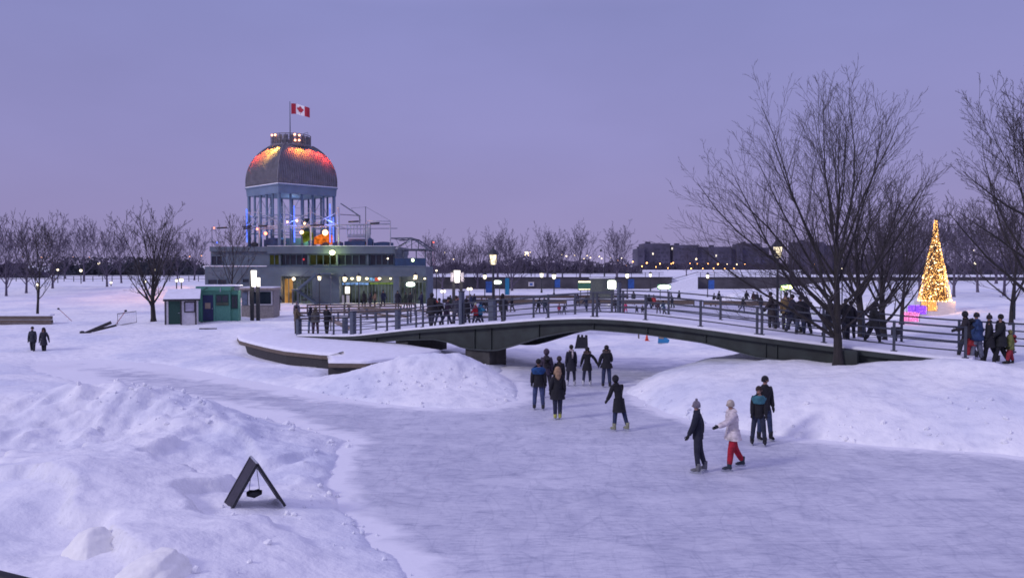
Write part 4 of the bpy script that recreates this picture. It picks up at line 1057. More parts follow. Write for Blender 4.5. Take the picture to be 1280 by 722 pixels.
# glowing curved canvas panels
vs=[]; fs=[]
for i in range(13):
    u = i/12; x = lx(389)+(lx(413)-lx(389))*u
    for zz in (0,1): vs.append((x, 1.5+.7*math.sin(u*PI), zr+.25+zz*(.85+.5*math.sin(u*PI*.9))))
for i in range(12): fs.append((i*2,i*2+2,i*2+3,i*2+1))
MB().add(vs, fs, True).build('canvas_panel', M['orange'], pv)
vs=[(lx(376),1.3,zr+.4),(lx(389),1.3,zr+.9),(lx(388),1.3,zr+1.7),(lx(373),1.3,zr+1.9)]
MB().add(vs,[(0,1,2,3)]).build('canvas_panel', glow('yellow_green_canvas',(.45,.55,.08),.20,.8,1.2), pv)
for px, py, s_, c_ in ((330.5,291.5,.20,'r'),(376,290,.22,'o'),(405.5,290.5,.34,'o'),(320,286,.12,'r'),(370,275.5,.13,'o'),(379.5,279,.12,'o'),(358,277,.10,'o'),(266,284.5,.10,'r'),(269.5,303,.11,'b')):
    lp = MB().ball((lx(px), .55, lz(py)), s_, 8).build('deck_lamp', {'r':glow('lamp_red',(1,.22,.12),5),'o':glow('lamp_amber',(1,.50,.22),7),'b':M['bluel']}[c_], pv)
light(pv, (lx(376), .1, lz(291)), (1,.45,.12), 40, .2); light(pv, (lx(405), .1, lz(291)), (1,.4,.1), 60, .2); light(pv, (lx(330), .1, lz(291)), (1,.3,.1), 25, .2)
# roof top pipe frame
pf = MB()
YP = .7
for px, py in ((322,262),(354,255),(387,262),(422,258),(457.5,276),(487,276)): pf.bar((lx(px),YP,zr),(lx(px),YP,lz(py)),.11 if px < 430 else .07,8)
pf.build('frame_post', M['pipe'], pv)
pf = MB()
pf.bar((lx(303),YP,lz(283)),(lx(487),YP,lz(279.5)),.07,6); pf.bar((lx(305),YP,lz(286)),(lx(422),YP,lz(282)),.05,6); pf.bar((lx(457),YP,lz(275.6)),(lx(487),YP,lz(276.2)),.05,6)
pf.bar((lx(303),YP+5,lz(284)),(lx(487),YP+6,lz(282)),.05,6)
for a in (322,354,387,422): pf.bar((lx(a),YP,lz(282)),(lx(a),YP+6,lz(284)),.045,5)
pf.build('frame_beam', M['pipe'], pv)
pf = MB()
for a, b in ((308,322),(322,354),(354,387),(387,422)):
    pf.bar((lx(a),YP-.12,lz(264)),(lx(b),YP-.12,lz(281)),.045,5); pf.bar((lx(a),YP+.12,lz(281)),(lx(b),YP+.12,lz(264)),.045,5)
pf.bar((lx(308),YP,lz(265)),(lx(322),YP,lz(265)),.04,5)
pf.build('frame_brace', M['pipe'], pv)
for a, b, y_ in ((302,314,283),(303,312,285.5),(322,333,282.5),(387,405,281.5),(435,448,277),(462,474,279),(270,283,284.8)): MB().bar((lx(a),YP-.3,lz(y_)),(lx(b),YP-.3,lz(y_-.7)),.10,6).build('awning_roll', M['iron'], pv)
pf = MB()
pf.bar((lx(423),1.5,lz(253)),(lx(447),1.5,lz(269)),.07,5); pf.bar((lx(447),1.5,lz(268)),(lx(447),1.5,lz(278)),.07,5); pf.bar((lx(422),1.5,lz(267)),(lx(447),1.5,lz(268.5)),.05,5)
pf.build('roof_frame', M['post'], pv); pf = MB()
pf.bar((lx(454.5),1.5,zr),(lx(454.5),1.5,lz(257)),.045,5); pf.bar((lx(455),1.5,lz(257.5)),(lx(487),.8,lz(275.5)),.022,4); pf.bar((lx(455),1.5,lz(257.5)),(lx(436),1.5,lz(259)),.02,4); pf.bar((lx(436),1.5,lz(259)),(lx(449),1.5,lz(275)),.02,4)
pf.build('mast', M['post'], pv); pf = MB()
pf.bar((lx(261.5),1.0,lz(308)),(lx(261.5),1.0,lz(284)),.04,4); pf.bar((lx(261),1.0,lz(284.5)),(lx(283),1.0,lz(284.5)),.045,4); pf.bar((lx(252.5),1.0,lz(302.5)),(lx(276),1.0,lz(302.5)),.045,4); pf.bar((lx(252.5),1.0,lz(312)),(lx(252.5),1.0,lz(302.5)),.05,4)
pf.build('roof_frame', M['post'], pv)
# small roof cabin and rails on the right of the tower
mb = MB(); x0, x1 = lx(430), lx(459.5); z0, z1 = zr+.05, lz(279.5)
for i in range(8): x = x0+(x1-x0)*i/7; mb.bb(x-.05,x+.05,2.0,2.1,z0+1.4,z1)
mb.bb(x0,x1,1.95,2.12,z0+1.0,z0+1.45); mb.bb(x0,x1,1.95,2.12,z1-.14,z1-.002); mb.bb(x0+.02,x1-.02,2.4,4.5,z0,z0+.9)
mb.bb(lx(453),lx(459),1.9,2.2,z0+.6,z1-.3)
mb.build('roof_cabin', M['pipe'], pv)
for a, b, z_ in ((325,352,1.0),(352.5,353.5,.4),(399,408,.5),(412,426,.6),(427,455,.75),(456,464,1.0),(464,490,.55),(309,318,.5)):
    MB().ball(((lx(a)+lx(b))/2,1.5,zr+z_*.45),(lx(b)-lx(a))/2,10,z_*.6/max(.1,(lx(b)-lx(a))/2),.25).bb(lx(a)+.1,lx(b)-.1,1.2,1.9,zr,zr+z_*.8).build('tarpaulin', M['tarp'] if z_ != .5 else M['iron'], pv)
# right hand terrace with open gable roof
mb = MB(); zt0 = z333+.01
for x, y in ((lx(494),.3),(lx(504),.3),(lx(520),.3),(lx(531.5),.3),(lx(494),7),(lx(531.5),7)): mb.bar((x,y,zt0),(x,y,lz(311)),.07,6)
mb.build('terrace_post', M['post'], pv)
mb = MB(); A_=(lx(515),.0,lz(297.5)); 
for y in (.0, 7.0):
    mb.bar((lx(489),y,lz(297.8)),(lx(515),y,lz(297.5)),.09,5); mb.bar((lx(515),y,lz(297.5)),(lx(535),y,lz(311)),.09,5); mb.bar((lx(491),y,lz(311.5)),(lx(535),y,lz(311.5)),.08,5); mb.bar((lx(514.6),y,lz(297.5)),(lx(514.6),y,lz(311.5)),.06,5)
    mb.bar((lx(492),y,lz(311)),(lx(515),y,lz(298)),.035,4); mb.bar((lx(495),y,lz(299)),(lx(502),y,lz(311)),.03,4)
for u in (0,.33,.66,1): mb.bar((lx(515)+(lx(535)-lx(515))*u,0,lz(297.5+13.5*u)),(lx(515)+(lx(535)-lx(515))*u,7,lz(297.5+13.5*u)),.05,4); mb.bar((lx(490)+(lx(515)-lx(490))*u,0,lz(297.6)),(lx(490)+(lx(515)-lx(490))*u,7,lz(297.6)),.05,4)
mb.build('gable_frame', M['post'], pv)
mb = MB()
for u in (.15,.45,.75): mb.box((lx(496+14*u),1.0,lz(309-8*u)),(1.3,1.2,.10),0,(0,-.5,0))
mb.build('roof_snow', M['snowcap'], pv)
MB().bb(lx(493.5),lx(532),.02,.1,zt0+.1,zt0+.95).build('terrace_screen', M['tarp'], pv)
MB().bb(lx(493.5),lx(532),.0,.12,zt0+.953,zt0+1.0).build('handrail', M['post'], pv)
MB().bb(lx(523),lx(532),.15,.25,lz(313.5),lz(311.7)).build('awning_roll', M['iron'], pv)

# flag
fl = thing('flag', 'red and white flag with maple leaf flying from the dome', 'flag', (BX+TC[0]-.02, YF+TC[1], 0))
FW, FH = 2.45, 1.32; zf = lz(129.5,101)
def fp(u, v, dy=0): return (u*FW, .22*math.sin(u*6.0)*(.3+u)+dy, zf-.62*u*u*1.0+.05*math.sin(u*7)-v*FH*(1-.08*u))
def patch(u0, u1, name, m, k=8):
    vs=[]; fs=[]
    for i in range(k+1):
        for j in range(5): vs.append(fp(u0+(u1-u0)*i/k, j/4))
    for i in range(k):
        for j in range(4): fs.append((i*5+j,(i+1)*5+j,(i+1)*5+j+1,i*5+j+1))
    return MB().add(vs, fs, True).build(name, M[m], fl)
patch(0.03,.265,'red_band','red'); patch(.265,.735,'white_field','flagw',12); patch(.735,.99,'red_band','red')
leaf = [(0,1),(.17,.66),(.40,.78),(.34,.30),(.60,.55),(.66,.40),(.98,.42),(.86,.20),(1.0,.08),(.46,-.36),(.52,-.56),(.05,-.48),(.05,-1.0)]
leaf = leaf+[(-x,y) for x,y in reversed(leaf)][:-1]
for dy in (-.03,.03): 
    c0 = fp(.5,.5,dy); vs=[c0]+[fp(.5+x*.19,.5-y*.42,dy) for x,y in leaf]
    MB().add(vs,[(0,i,i+1) for i in range(1,len(leaf))]+[(0,len(leaf),1)]).build('maple_leaf', M['red'], fl)

# ------------------------------------------------------------------ booths
def booth_base(name, lab, px, Y, rz=0): x = xo(px, Y, 1); return thing(name, lab, 'booth', (x, Y, hp(x, Y)-.05), rz)
gb = booth_base('green_booth', 'green wooden booth with navy door and dark window', 274, 62, .20)
w, d, h = 2.9, 1.7, 2.75
MB().bb(-w/2-.1,w/2-.62,0,d,0,h-.35).build('wall', M['green'], gb)
MB().bb(w/2-.617,w/2-.05,.25,d,0,h-.40).build('wall', M['green'], gb)
MB().bb(-w/2-.2,w/2-.55,-.25,d+.1,h-.347,h-.02).build('fascia', M['green'], gb)
cap([(-w/2-.2,-.25),(w/2-.55,-.25),(w/2+.1,.0),(w/2+.1,d+.1),(-w/2-.2,d+.1)], h-.018, .08).build('roof_snow', M['snowcap'], gb)
dr = MB().bb(-1.18,-.42,-.05,-.003,.05,2.05).build('door', M['navy'], gb); MB().bb(-1.02,-.62,-.07,-.053,1.0,1.45).build('notice', M['tan'], dr); MB().ball((-.48,-.09,1.0),.04,6).build('handle', M['pipe'], dr)
for a in (-1.30,-.34): MB().bb(a-.06,a+.06,-.06,-.003,0,2.12).build('trim', M['green'], gb)
wn = MB().bb(-.22,.72,-.06,-.003,1.22,2.08).build('window', M['greend'], gb); MB().bb(-.16,.16,-.08,-.063,1.5,2.0).bb(.26,.66,-.08,-.063,1.5,2.0).build('pane', M['glassd'], wn); MB().bb(-.2,.7,-.08,-.064,1.24,1.46).build('shutter', mat('olive_shutter',(.07,.09,.06)), wn)
wn = MB().bb(w/2-.57,w/2-.09,.19,.247,.95,2.05).build('window', M['greend'], gb); MB().bb(w/2-.52,w/2-.36,.17,.187,1.05,1.95).bb(w/2-.30,w/2-.13,.17,.187,1.05,1.95).build('pane', M['glassd'], wn)
MB().box((-.9,-.42,2.55),(.32,.12,.06),0,(0,-.5,0)).build('bracket', M['iron'], gb); MB().bb(.12,.17,-.3,-.26,2.3,2.62).build('lamp_arm', M['pipe'], gb)
wb_ = booth_base('white_booth', 'small white booth with green door and snowy pitched roof', 227.5, 60, .37)
w = 2.45
MB().bb(-w/2+.05,w/2-.08,.0,1.9,.05,1.95).build('wall', M['white'], wb_)
MB().add([(-w/2-.05,-.30,1.93),(w/2+.05,-.30,1.93),(w/2+.12,1.0,2.62),(-w/2+.25,1.0,2.62),(w/2+.05,2.2,1.93),(-w/2-.05,2.2,1.93),(-w/2-.05,-.30,2.03),(w/2+.05,-.30,2.03),(w/2+.12,1.0,2.74),(-w/2+.25,1.0,2.74),(w/2+.05,2.2,2.03),(-w/2-.05,2.2,2.03)],
   [(0,1,2,3),(3,2,4,5),(6,9,8,7),(9,11,10,8),(0,6,7,1),(5,4,10,11),(1,7,8,2),(2,8,10,4),(0,3,9,6),(3,5,11,9)]).build('snowy_roof', M['snowcap'], wb_)
MB().bb(-w/2-.06,w/2+.06,-.33,-.303,1.86,2.0).build('eaves_board', M['darkwood'], wb_)
dr = MB().bb(-.92,-.12,-.05,-.003,.12,1.86).build('door', M['greend'], wb_); MB().ball((-.2,-.08,.95),.035,6).build('handle', M['pipe'], dr)
for a in (-1.15,-.98,-.06,.97): MB().bb(a-.045,a+.045,-.07,-.003,.0,1.9).build('trim', M['darkwood'] if a != -.98 else M['white'], wb_)
wn = MB().bb(.16,.94,-.06,-.003,.98,1.80).build('window', M['darkwood'], wb_); MB().bb(.25,.85,-.08,-.063,1.07,1.71).build('pane', mat('blind',(.40,.38,.45)), wn)
MB().bb(-.95,-.1,-.35,-.06,-.05,.10).build('step', M['snowcap'], wb_)
bb_ = booth_base('beige_booth', 'beige booth with large dark window beside the twin light column', 327, 68, .05)
MB().bb(-1.7,1.0,0,2.2,0,1.15).build('wall', mat('beige_panel',(.25,.225,.215)), bb_); MB().bb(-1.7,1.0,.1,2.2,1.153,2.5).build('wall', mat('beige_panel_up',(.22,.20,.20)), bb_)
MB().bb(-1.8,1.1,-.25,2.4,2.503,2.66).build('roof', mat('beige_roof',(.34,.28,.26)), bb_); MB().bb(-1.75,1.05,-.2,2.35,2.663,2.73).build('roof_snow', M['snowcap'], bb_)
wn = MB().bb(-.25,.9,.03,.097,1.2,2.42).build('window', M['white'], bb_); MB().bb(-.15,.80,.01,.027,1.3,2.34).build('pane', M['glassd'], wn)
wn = MB().bb(-1.1,-.35,.03,.097,1.2,2.42).build('window', M['white'], bb_); MB().bb(-1.0,-.45,.01,.027,1.3,2.34).build('pane', M['glassd'], wn)
wn = MB().bb(-1.62,-1.2,.03,.097,1.2,2.3).build('window', mat('blue_grey_panel',(.12,.15,.22)), bb_)

# ------------------------------------------------------------------ lamps and signs
def lantern(lab, x, y, z, ztop, s=1.0, m='lampl', group='old style lanterns round the rink', power=0, glassr=.125):
    t = thing('street_lantern', lab, 'lantern', (x,y,z), 0, group); H = ztop-z
    MB().lathe((0,0,0), [(.11*s,0),(.11*s,.25*s),(.06*s,.35*s),(.045*s,H-.75*s),(.07*s,H-.68*s)], 8).build('pole', M['iron'], t)
    MB().lathe((0,0,H-.66*s), [(.10*s,0),(glassr*s*1.05,.10*s),(glassr*s*1.35,.42*s)], 8).build('lamp_glass', M[m], t)
    MB().lathe((0,0,H-.235*s), [(.27*s,-.005),(.25*s,.05*s),(.13*s,.20*s),(.05*s,.26*s),(.03*s,.36*s)], 8).build('lamp_cap', M['iron'], t)
    fr = MB()
    for i in range(4):
        a = PI/4+i*PI/2; fr.bar((.11*s*math.cos(a),.11*s*math.sin(a),H-.67*s),(.24*s*math.cos(a),.24*s*math.sin(a),H-.23*s),.014*s,4)
    fr.build('lamp_frame', M['iron'], t)
    if power: light(t, (0,0,H-.45*s), (1,.85,.6), power, .15)
    return t
q = bp(t_of(616.5,W-.2), W-.2); lantern('tall black lantern on the bridge rising from the wide grey cabinet', q.x, q.y, q.z, zo(311.5,q.y), 1.30, power=40)
q = bp(t_of(972,W-.2), W-.2); lantern('tall black lantern behind the bare branches, right half of the bridge', q.x, q.y, q.z, zo(301,q.y), 1.15, power=40)
for px, py, Y, s_, lab in ((399.5,344.5,78,.9,'double headed lantern in front of the blank pavilion wall'),(431,345,74,1.0,'broad lantern standing before the pavilion glazing, leftmost of two'),(448.5,344,80,1.1,'lantern with blue lit pole before the pavilion glazing'),(519.5,343,84,1.0,'lantern at the right corner of the pavilion'),
        (606,343,105,1.2,'lantern with blue banner over the snow heap'),(677,341,150,1.7,'lantern before the quay wall, left of the blue banner'),(692.5,342,140,1.8,'lantern with blue banner before the quay wall'),
        (784,341.5,125,1.5,'lantern with banner right of the white square sign'),(884.5,343,130,1.3,'lantern with banner left of the snowy ridge'),(813,342,160,1.4,'lantern by the top of the snowy ramp')):
    x, y, z = on(px, Y); ln = lantern(lab, x, y, z, zo(py-2,Y), s_, 'lampy' if px < 530 else 'lampw', glassr=.15)
    if px in (606,692.5,784,884.5): MB().bb(.12,.12+.95,-.03,.03,(zo(py,Y)-z)-2.4,(zo(py,Y)-z)-.9).build('banner', M['banner'], ln)
    if px in (399.5,431,448.5): light(ln, (0,-.3,zo(py,Y)-z-.3), (1,.85,.55), 25, .2)
def globe_lamp(lab, px, py, Y, r, m='lampw', group='park lamps', z=None, name='park_lamp', cat='lamp', power=0):
    x = xo(px, Y, 5); z = hp(x, Y) if z is None else z; zt = zo(py, Y)
    t = thing(name, lab, cat, (x,Y,z), 0, group)
    MB().bar((0,0,0),(0,0,zt-z-r*.8),.07 if Y < 200 else .12,6).build('pole', M['iron'], t); MB().ball((0,0,zt-z),r,8).build('lamp_globe', M[m], t)
    MB().lathe((0,0,zt-z+r*.75),[(r*.9,0),(r*.7,.06),(.04,.10)],8).build('lamp_cap', M['iron'], t)
    if power: light(t, (0,0,zt-z), (1,.9,.7), power, .2)
    return t
for px, py, Y, r, lab in ((72,337,140,.26,'park lamp just right of the leftmost tree clump, under the far lamps'),(101,338,135,.30,'bright park lamp standing by itself on the snowy slope'),(123.5,329,190,.36,'park lamp set higher behind the others over the dark shrubs'),
        (46.5,355.5,70,.15,'park lamp low beside the small tree on the left'),(138.5,353,110,.20,'park lamp beside a thin dark trunk on the slope'),(181,352,100,.16,'park lamp seen through the lower left limbs of the big left tree'),(193,337,160,.22,'park lamp glimpsed in the middle of the big left tree'),
        (220.5,350.5,100,.22,'smaller lamp left of the brightest one above the white booth'),(226.5,350,100,.34,'brightest park lamp above the white booth roof'),(545.5,338,110,.16,'park lamp just right of the pavilion'),
        (1053,336,90,.16,'small lamp right of the big tree trunk'),(1200,312,230,.30,'left one of three white lamps left of the right-hand tree'),(1216,313,230,.34,'right one of three white lamps left of the right-hand tree'),(1219,329,220,.40,'lowest of three white lamps left of the right-hand tree')):
    globe_lamp(lab, px, py, Y, r*.78, power=25 if Y < 120 else 0)
sod = [(28,321,.5),(52,321.5,.8),(60,321,.35),(92,321,.6),(112,321.5,.6),(144,321.5,.5),(158,322,.5),(203,320.5,.5),(219.5,319.5,.6),(237,320.5,.6),(252,319.5,.6),
       (772,325.5,.8),(791,327,.9),(808.5,328.5,1.1),(825,329.5,.9),(839,329.5,.7),(841.5,328.5,.9),(862.5,329,.6),(871.5,329.5,.5),(885,329.5,.6),(897.5,330,1.0),(931,330,.5),(1018,330,.5),(1012,338,.4)]
sod2 = [(783,331.3,.6),(802.5,332.7,.9),(820,333.5,.7),(835,335,.7),(864,335.5,1.0),(878.5,335.5,.7),(892,335.5,.9),(906,335.6,.6),(917.5,335.3,.7),(905,333,.4)]
first = None
for px, py, s_ in sod+sod2:
    Y = 420 if (px, py, s_) in sod else 330
    x = xo(px, Y, 8); z = 2.9; zt = zo(py, Y)
    if zt-z < 1.0: zt = z+3
    if first is None:
        first = thing('street_lamp', 'tiny orange street lamp glowing on the far road', 'street lamp', (0,0,0), 0, 'orange street lamps along the far road')
        MB().bar((0,0,-5),(0,0,-.25),.09,5).build('pole', M['iron'], first); MB().ball((0,0,0),.40,8).build('lamp_head', M['sodium'], first)
        fr_ = first
        o = first
    else: o = dup(first, (0,0,0))
    o.location = (x, Y, zt); o.scale = (s_*.8*Y/400,)*3
    if zt-z > 5.2*s_: pass
for px, py, s_ in ((657,315.5,.9),(660.5,319,.8),(656,318.5,.8),(663,315,.6),(702,318,.6),(708,320,.7),(718.5,319,.6),(730,323.5,.6),(734,319.5,.5),(738,322,.6),(749,320.5,.6),(752,323,.6),(763.5,322,.4),(777,322.5,.4),(870.3,323.8,.9),(921,330.3,.6),(909,330,.4),(816,317.5,.35),(556,315.5,.5),(567,324,.6),(613,336,.5)):
    Y = 260; x = xo(px, Y, 8)
    t = dup(first, (x, Y, zo(py, Y)), 0, 'small pale street lamp among the trees beyond the quay wall', s_*.75)
    t['group'] = 'pale street lamps beyond the quay wall'
    for ch in kids(t):
        if ch.name.startswith('lamp_head'): ch.data = ch.data.copy(); ch.data.materials[0] = M['sodiumc']
# cobra head lamps beyond the wall
for px, py, lab in ((664,314,'curved arm street lamp beyond the wall, left of the two tall ones'),(756,311,'tall street lamp with a head hanging left, beyond the wall')):
    Y = 190; x = xo(px, Y, 8); z = hp(x, Y); H = zo(py, Y)-z
    t = thing('street_lamp', lab, 'street lamp', (x,Y,z), 0, 'tall arm lamps beyond the wall')
    MB().tube([(0,0,0),(0,0,H-.6),(-.15,0,H),(-.6,0,H+.25),(-.95,0,H+.05)],[.12,.08,.07,.06,.05],6).build('pole', M['iron'], t)
    MB().lathe((-.95,0,H-.65),[(.28,0),(.20,.45),(.06,.6)],8).build('lamp_head', M['iron'] if px > 700 else M['sodiumc'], t)
# twin post light columns
def column_sign(lab, px, Y, y0, y1, yb, wpx):
    x = xo(px, Y, 3); z = hp(x, Y); t = thing('light_column', lab, 'light column', (x,Y,z), 0, 'twin post light columns')
    w_ = wpx*Y/1000; zt, zl_ = zo(y0,Y)-z, zo(y1,Y)-z
    for s_ in (-1,1): MB().bb(s_*w_*.62-.13,s_*w_*.62+.13,.12,.34,0,zt-(.0 if s_ < 0 else .5)).build('post', mat('column_post',(.035,.035,.04)), t)
    MB().plate([(-w_*.36,zl_),(w_*.36,zl_),(w_*.52,zt),(-w_*.52,zt)],-.10,.10).build('lit_panel', M['panel'], t)
    light(t, (0,-.6,(zt+zl_)/2), (1,.88,.7), 60, .3)
    return t
cs = column_sign('lit white column on two dark posts between the green and beige booths', 317.5, 64, 338, 358, 394, 6)
MB().bb(.28,.46,-.05,.15,zo(358,64)-cs.location.z,zo(347,64)-cs.location.z).build('side_tube', M['panel'], cs)
cs = column_sign('lit white double column on posts right of the pavilion', 571.5, 70, 338, 353, 372, 7.5)
for s_ in (-1,1): MB().bb(s_*.45-.13,s_*.45+.13,.0,.08,zo(352,70)-cs.location.z,zo(340.5,70)-cs.location.z).build('side_panel', mat('grey_white_panel',(.30,.28,.33)), cs)
def lit_sign(lab, px, py, Y, w_, h_, m, pole=True, back='green', oval=True, power=30, col=(1,1,.8)):
    x = xo(px, Y, 4); z = hp(x, Y); zc = zo(py, Y)-z
    t = thing('lit_sign', lab, 'lit sign', (x,Y,z), 0, 'glowing signs round the rink')
    pts = [(w_/2*math.copysign(abs(math.cos(a))**(.9 if oval else .35), math.cos(a)), zc+h_/2*math.copysign(abs(math.sin(a))**(.9 if oval else .35), math.sin(a))) for a in [2*PI*i/24 for i in range(24)]]
    MB().plate(pts,-.10,.05).build('lit_face', M[m] if isinstance(m, str) else m, t)
    MB().bb(-w_/2-.06,w_/2+.06,.055,.16,zc-h_/2-.06,zc+h_/2+.06).build('backing', mat('sign_back',(.06,.14,.12)), t)
    if pole:
        for s_ in ((-.3*w_),(.3*w_)): MB().bb(s_-.05,s_+.05,.165,.26,0,zc+h_/2).build('leg', M['iron'], t)
    if power: light(t, (0,-.8,zc), col, power, .3)
    return t
GW = glow('glow_white',(1,1,.88),5,.15); GG = glow('glow_greenish',(.72,1,.62),5,.2); GYL = glow('glow_yellow_green',(.85,1,.35),5,.3)
lit_sign('small bright oval sign right of the bridge lantern', 621.3, 352.6, 100, 1.05, .42, GW)
lit_sign('oval white sign on the pavilion entrance, right side', 513.2, 355.2, 92, .98, .48, GW)
lit_sign('white rounded square lit sign on the grey hut', 764.8, 355.7, 118, 1.2, 1.25, GW, pole=False, oval=False, power=60)
lit_sign('long glowing greenish sign at the foot of the snowy ramp', 830.5, 358.5, 110, 1.75, .55, GG, power=60, col=(.8,1,.7))
lit_sign('pair of blazing yellow green floodlights beside the big tree, left one', 979.5, 359.5, 88, .62, .45 , GYL, power=120, col=(.85,1,.4))
lit_sign('pair of blazing yellow green floodlights beside the big tree, right one', 986.5, 358.6, 88, .75, .42 , GYL, power=60, col=(.85,1,.4))
sb = lit_sign('dark green sign board with thin yellow lit top left of the grey hut', 730.5, 357, 112, 1.7, 1.2, mat('sign_green',(.03,.12,.08),emis=(.2,.5,.25),es=.06), oval=False, power=0)
zq = zo(352.8,112)-sb.location.z; MB().bb(-.85,.85,-.16,-.11,zq,zq+.16).build('light_bar', M['lampy'], sb)
zq = zo(361.7,112)-sb.location.z; MB().bb(-.8,.8,-.16,-.11,zq,zq+.08).build('light_bar', M['lampy'], sb)
x, y, z = on(753.5, 119); hut = thing('grey_hut', 'plain grey hut carrying the white square lit sign', 'hut', (x,y,z), 0)
MB().bb(-1.7,1.7,0,2.5,0,zo(348,119)-z).build('wall', mat('grey_hut_wall',(.10,.11,.10)), hut); MB().bb(-1.8,1.8,-.1,2.6,zo(348,119)-z+.003,zo(347,119)-z).build('roof_snow', M['snowcap'], hut)
x, y, z = on(634, 125); tp = thing('teal_panel', 'narrow bright teal panel standing before the quay wall', 'panel', (x,y,z), 0)
MB().bb(-.32,.32,0,.12,.3,zo(347.5,125)-z).build('board', mat('teal',(.02,.22,.38)), tp); MB().bb(-.40,-.34,0,.12,0,zo(347,125)-z).bb(.34,.40,0,.12,0,zo(347,125)-z).build('frame', M['iron'], tp)
for px, py, lab in ((587,352,'small pair of close lamps at the left foot of the snow heap'),(554,364,'small twin lamps low beside the lit double column')):
    Y = 90; x, y, z = on(px, Y); t = thing('twin_lamp', lab, 'twin lamp', (x,y,z), 0)
    zc = zo(py+9 if px > 560 else py, Y)-z
    MB().bar((0,0,0),(0,0,zc),.05,6).build('pole', M['iron'], t)
    for s_ in (-.16,.16): MB().ball((s_,0,zc),.15,8).build('lamp_globe', M['lampw'], t)
    light(t, (0,-.3,zc), (1,.9,.7), 25, .2)
wl = thing('notice_plate', 'white square notice on the quay wall', 'notice', (xo(664,169.9,2),169.9,zo(355,169.9)-.45), 0)
MB().bb(-.6,.6,0,.08,0,.9).build('plate', M['white'], wl); MB().bb(-.3,.3,-.02,-.003,.2,.65).build('symbol', M['banner'], wl)

# ------------------------------------------------------------------ far apartment blocks
YC = 700
def block(lab, pxs, extra=()):
    t = thing('apartment_block', lab, 'apartment block', (xo(pxs[0][0],YC,5),YC,0), 0, 'apartment blocks on the horizon'); x0_ = t.location.x
    rb_ = random.Random(int(pxs[0][0]))
    for i, (a, b, py) in enumerate(pxs):
        xa, xb = xo(a,YC,5)-x0_, xo(b,YC,5)-x0_; zt = zo(py,YC); yy = i*3.0
        MB().bb(xa,xb,yy,yy+30,0,zt).build('wall', M['city'], t)
        MB().bb(xa+(xb-xa)*.1,xa+(xb-xa)*.1+ (xb-xa)*.18,yy+4,yy+9,zt,zt+1.6).build('roof_cabin', M['city'], t)
        nz = int((zt-3)/3.2)
        for k in range(nz):
            m_ = MB(); x = xa+1.5
            while x < xb-2.5:
                w_ = rb_.uniform(1.2,2.8); 
                if rb_.random() < .8: m_.bb(x,x+w_,yy-.15,yy-.02,3+k*3.2,3+k*3.2+1.7)
                x += w_+rb_.uniform(.8,2.2)
            if m_.v: m_.build('window_row', M['cityw'], t)
    return t
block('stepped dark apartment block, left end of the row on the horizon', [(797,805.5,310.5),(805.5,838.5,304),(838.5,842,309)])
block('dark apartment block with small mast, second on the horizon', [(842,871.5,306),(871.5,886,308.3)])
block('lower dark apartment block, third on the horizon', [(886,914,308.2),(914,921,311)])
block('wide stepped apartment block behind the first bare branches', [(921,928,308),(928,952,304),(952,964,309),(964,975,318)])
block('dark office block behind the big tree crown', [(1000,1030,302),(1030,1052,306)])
for px, py in ((816,317),(895,319.5),(840,310.5)):
    MB_ = MB().bb(-.6,.6,-.4,-.2,-.9,.9).build('lit_window', glow('far_window',(1,.9,.8),1.2), None, (xo(px,YC,5),YC,zo(py,YC)))
    best = [o for o in C.objects if o.name.startswith('apartment_block')][0 if px < 842 else 2]
    w_ = MB_.location - Vector(best.location); MB_.parent = best; MB_.location = w_
# red lattice mast far right of the pavilion
t = thing('radio_mast', 'thin red tipped mast just right of the pavilion', 'mast', (xo(542,400,5),400,2.8), 0)
mm = MB(); Hm = zo(303.5,400)-2.8
for s_ in (-.5,.5): mm.bar((s_,0,0),(s_,0,Hm),.09,4)
for i in range(14): mm.bar((-.5,0,Hm*i/14),(.5,0,Hm*(i+1)/14),.06,4)
mm.box((0,0,Hm*.5),(1.0,.05,.12)).build('lattice', M['hockey'], t); MB().ball((0,0,Hm+.3),.35,6).build('beacon', M['redglow'], t)
